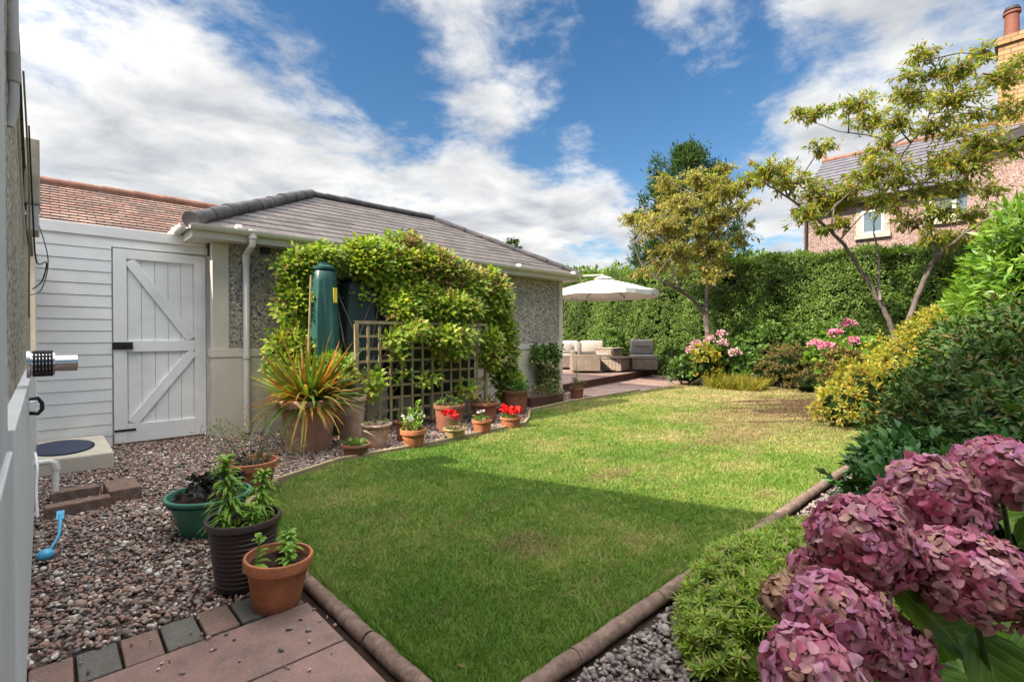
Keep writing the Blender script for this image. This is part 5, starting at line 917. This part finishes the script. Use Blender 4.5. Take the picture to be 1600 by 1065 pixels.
def solar(label, px_, py_, dep, h_):
    q = WP(px_, py_, dep); T = thing('solar_light', label, 'garden light', (q[0], q[1], 0), 0, 'solar stake lights in the border'); MB().tube([(0, 0, 0), (0, 0, h_)], .012, 8).build('stake', M['steel'], T, True)
    MB().lathe([(.05, h_), (.04, h_-.07), (.02, h_-.08), (0, h_-.08)], 16).build('lens', M['glass'], T, True); MB().lathe([(0, h_+.03), (.03, h_+.028), (.085, h_+.003), (.085, h_-.004), (.05, h_-.004)], 20).build('cap', M['soffit'], T, True)
solar('solar light by the yellow grassy clump', 1181, 605, 10.9, .32); solar('solar light by the coppery bush under the pink hydrangea', 1303, 615, 9.6, .33)
# white stones edging the far border, each its own small thing is beyond counting at this size
V0, F0 = ico(2); q = [(12.55, 5.7), (12.5, 4.5), (12.3, 2.7), (11.9, 1.6)]; c = MB(); es = thing('edging_strip', 'pale scalloped edging strip between far border and lawn', 'lawn edging', (12.4, 3.5, 0))
Cc = []
for (a_, b_), (c_, d_) in zip(q[:-1], q[1:]):
    k = int(math.hypot(c_-a_, d_-b_)/.085)
    for i in range(k): Cc.append((a_+(c_-a_)*i/k-12.4, b_+(d_-b_)*i/k-3.5, .03))
blobs('scallops', Cc, [(.03, .032, .04)]*len(Cc), M['stone'], es, 2, .05)

# ------------------------------------------------------------------ shrubs on the right
bsh('shrub', 'golden yellow leaved shrub glowing in the sun on the right', 1420, 560, 7.2, [(0, 0, .6, .8, .6, .65), (.6, -.3, 1.05, .7, .6, .55), (-1.0, .35, .38, .7, .45, .48), (1.2, -.7, 1.2, .7, .6, .55), (-.6, .1, .5, .6, .4, .5), (2, -.4, 1.25, .7, .6, .55), (2.8, -.6, 1.35, .7, .6, .6), (-1.5, .5, .25, .4, .35, .3)], 80, .06, .028, 'l_yellow', k=10, up_=.1)
bsh('shrub', 'tall bright green laurel like bush at the right edge', 1640, 400, 4.6, [(0, 0, 1.7, .55, .55, .8), (.8, .15, 1.6, .6, .55, .65), (1.3, .45, 1.35, .45, .45, .5), (0, 0, .6, .6, .6, .7)], 75, .12, .035, 'l_laurel', k=9, up_=.25)
shrub('shrub', 'large dark glossy evergreen shrub filling the right side', 'shrub', (4.0, -.15, 0), [(0.1, .15, .50, .85, .75, .62), (1.1, .15, .72, .85, .75, .68), (.2, -.75, .80, .85, .8, .78), (1.3, -.6, 1.05, .95, .8, .78), (-.55, -.2, .45, .55, .6, .5), (2.1, 0., .85, .7, .6, .68), (2.6, -.5, 1.2, .8, .6, .6)], 290, .052, .025, 'l_dark', k=10, up_=.05)
shrub('shrub', 'bluish green leafy shrub between lawn edging and dark evergreen', 'shrub', (3.4, .35, 0), [(0, 0, .28, .5, .42, .38), (.65, .1, .3, .4, .4, .35), (-.1, -.6, .4, .5, .5, .4)], 170, .080, .036, 'l_blue', k=8, up_=.0)
# ground cover of whorls
GCX = 0
GC = thing('groundcover_plant', 'low light green plant of whorled narrow leaves beside the lawn edging', 'ground cover', (2.36, .56, 0))
C = []
for _ in range(5600):
    x_ = R.uniform(-.78, .85); y_ = R.uniform(-.72, .50)
    f_ = 1-((x_/.85)**2+((y_+.1)/.66)**2)
    if f_ <= 0: continue
    C.append((x_, y_, .03+.30*f_**.5+.03*math.sin(x_*9)*math.cos(y_*8)+R.uniform(-.07, .03)))
C = np.array(C); n_ = len(C); k = 14; P = np.repeat(C, k, 0); a = np.tile(np.arange(k)*2.4, n_)+np.repeat(R.uniform(0, 6, n_), k); el = np.tile(np.linspace(-.1, 1.0, k), n_); ax = np.repeat(nrm(R.normal(0, .22, (n_, 3))+np.array([0, 0, 1.])), k, 0)
t1 = nrm(np.cross(ax, np.array([.3, 1, 0.]))); t2_ = np.cross(ax, t1); D = (t1*np.cos(a)[:, None]+t2_*np.sin(a)[:, None])*np.cos(el)[:, None]+ax*np.sin(el)[:, None]
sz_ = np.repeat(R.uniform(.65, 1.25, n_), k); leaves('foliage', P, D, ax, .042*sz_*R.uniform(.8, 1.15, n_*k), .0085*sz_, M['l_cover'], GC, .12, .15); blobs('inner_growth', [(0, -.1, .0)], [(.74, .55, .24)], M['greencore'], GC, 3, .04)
# ------------------------------------------------------------------ the near hydrangea
HY = thing('hydrangea_bush', 'close hydrangea with big mauve pink flower heads at lower right', 'shrub', (1.35, -.25, 0)); hb = np.array([1.35, -.25, 0])
def head(c, r_, mat, nf=150, squash=.86, ps=.021, name='flower_head'):
    c = np.array(c); g = np.arange(nf)+.5; ph = np.arccos(1-1.72*g/nf); th = math.pi*(1+5**.5)*g; d = np.stack([np.cos(th)*np.sin(ph), np.sin(th)*np.sin(ph), np.cos(ph)], 1); d = nrm(d+R.normal(0, .07, (nf, 3)))
    ctr = c+d*r_*np.array([1, 1, squash])*R.uniform(.84, 1.06, (nf, 1)); V = []; Fc = []; UV = []; off = 0; nv = nrm(d+R.normal(0, .2, (nf, 3)))
    grid = [(.30, .62), (.58, 1.02), (.82, .86), (1.0, .30)]
    for i in range(nf):
        t_ = nrm(np.cross(nv[i], R.normal(size=3))); s_ = np.cross(nv[i], t_); sz = ps*R.uniform(.78, 1.22); cup = R.uniform(.0, .55); V.append(ctr[i]-nv[i]*.10*sz); UV.append((.5, 0.)); c0 = off; off += 1
        for q in range(4):
            a = q*math.pi/2+R.normal(0, .09); dr = t_*math.cos(a)+s_*math.sin(a); sd_ = -t_*math.sin(a)+s_*math.cos(a); wv_ = R.uniform(.95, 1.2); curl = cup+R.normal(0, .16); tw_ = R.normal(0, .16); tip_ = R.normal(0, .2)
            for u_, w_ in grid:
                for v_ in (-1, 0, 1):
                    h_ = curl*u_*sz*.8-max(0, u_-.7)*(1.1+tip_)*sz*(.6+.4*abs(v_))+(.13*(v_ != 0)*w_+tw_*v_*w_)*sz+R.normal(0, .035)*sz*w_+.002*(q % 2); V.append(ctr[i]+dr*(u_+.07*(v_ == 0)*(u_ == 1.))*sz+sd_*v_*w_*wv_*.5*sz+nv[i]*h_); UV.append((v_*.5+.5, u_))
            for v_ in range(2): Fc.append((c0, off+v_, off+v_+1))
            for r2 in range(3):
                for v_ in range(2): b_ = off+r2*3+v_; Fc.append((b_, b_+1, b_+4)); Fc.append((b_, b_+4, b_+3))
            off += 12
    o = npmesh(name, np.array(V)-hb, Fc, M[mat], HY, True, UV); return o
HD = [(1345, 850, .80, .072, .9), (1515, 900, .78, .080, .78), (1312, 965, .72, .061, .85), (1268, 1050, .66, .054, .85), (1395, 1015, .77, .044, .95), (1455, 775, .92, .070, .95), (1562, 740, .98, .073, .85), (1408, 805, .93, .052, 1.), (1490, 790, 1.0, .06, 1.), (1262, 890, .86, .022, 1.)]
stm = MB()
for x_, y_, dp_, r_, sq_ in HD:
    c = WP(x_, y_, dp_); head(c, r_, 'petal', int(165*(r_/.075)**1.7)+10, sq_, .0182); e = c-hb; stm.tube([(e[0]*.1, e[1]*.1, 0), (e[0]*.8, e[1]*.8, e[2]*.5), (e[0], e[1], e[2]-.02)], [.008, .006, .004], 6)
    blobs('head_core', [tuple(e)], [(r_*.72, r_*.72, r_*.6)], M['l_succ'], HY, 2, .0)
c = WP(1228, 935, .80); head(c, .030, 'petaldry', 40, .9, .017, 'dried_head'); stm.tube([(0, 0, 0), tuple((c-hb)*.8), tuple(c-hb)], [.006, .005, .003], 6); stm.build('stem', M['l_mid'], HY, True)
def bigleaf(P_, D_, N_, L, W):
    D_ = nrm(np.array(D_, float)); S_ = nrm(np.cross(N_, D_)); N2_ = np.cross(D_, S_); V = []; UV = []; Fc = []; nu, nv_ = 22, 8
    for i in range(nu+1):
        u_ = i/nu; w_ = math.sin(math.pi*u_**.75)**.8*(1-.12*u_)+.012+.045*(i % 2)*(0 < u_ < 1)
        for j in range(nv_+1):
            v_ = j/nv_*2-1; V.append(P_+D_*L*u_+S_*v_*w_*W/2+N2_*(-.22*L*u_*u_+.16*W*abs(v_)*w_+.01*W*math.sin(u_*26-abs(v_)*5))); UV.append((v_*w_*.5+.5, u_))
    for i in range(nu):
        for j in range(nv_): b_ = i*(nv_+1)+j; Fc.append((b_, b_+1, b_+nv_+2, b_+nv_+1))
    return V, Fc, UV
V = []; Fc = []; UV = []
def addleaf(P_, D_, N_, L, W):
    v, f, u = bigleaf(np.array(P_), D_, np.array(N_), L, W); k_ = len(V); V.extend(v); UV.extend(u); Fc.extend([tuple(i+k_ for i in ff_) for ff_ in f])
tocam = nrm(-fw+np.array([0, 0, .9]))
for x_, y_, dp_, ax_, ay_, L, W in [(1385, 905, .80, .8, -1.0, .13, .095), (1520, 985, .80, .1, -1., .15, .115), (1600, 985, .85, -.2, -.8, .14, .10), (1440, 960, .84, .9, -.6, .13, .09), (1490, 940, .88, -.5, -.7, .12, .09), (1590, 850, .95, .3, .5, .12, .085), (1400, 1040, .78, .4, -.6, .11, .08), (1460, 1050, .9, .3, -.6, .14, .1),
                                  (1580, 930, .98, -.9, -.3, .13, .09), (1360, 940, .95, -.2, -1, .12, .09), (1550, 800, 1.05, .6, -.5, .12, .085), (1320, 1010, .85, .6, -.8, .1, .07), (1480, 850, 1.0, .2, -.9, .12, .085), (1215, 1010, .85, -.8, -.4, .06, .04), (1250, 1000, .9, -.2, -.9, .09, .06)]:
    addleaf(WP(x_, y_, dp_), rt*ax_+up*ay_*.6-fw*.35, tocam+R.normal(0, .2, 3), L, W)
for _ in range(190):
    a = R.uniform(0, 6.28); d = np.array([math.cos(a), math.sin(a), R.uniform(-.3, .5)]); p = hb+d*np.array([.50, .38, .25])*R.uniform(.3, 1.)+np.array([.1, 0, .42]); p[2] = min(p[2], .74)
    if p[0]*fw[0]+p[1]*fw[1] < .55: continue
    addleaf(p, nrm(d+np.array([0, 0, -.2])+R.normal(0, .3, 3)), nrm(np.array([0, 0, 1.])+d*.4+R.normal(0, .25, 3)), R.uniform(.09, .15), R.uniform(.07, .10))
npmesh('foliage', np.array(V)-hb, Fc, M['l_hyd'], HY, True, UV)
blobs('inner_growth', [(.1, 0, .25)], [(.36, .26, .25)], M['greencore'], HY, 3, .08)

# fallen leaves
n = 420; x = R.uniform(0, 12, n); y = R.uniform(1.3, 6.5, n); ok = inpoly(x, y, LAWN) | inpoly(x, y, GR); kk = ok & (R.random(n) < .75); x = x[kk]; y = y[kk]; m = len(x); a = R.uniform(0, 6.28, m)
o = leaves('leaf_litter', np.stack([x, y, np.full(m, .03)], 1), np.stack([np.cos(a), np.sin(a), R.uniform(-.1, .2, m)], 1), nrm(np.array([0, 0, 1.])+R.normal(0, .2, (m, 3))), R.uniform(.02, .045, m), .018, M['l_brown'], None); setp(o, 'scattered fallen leaves on lawn and gravel', None, None, 'stuff')
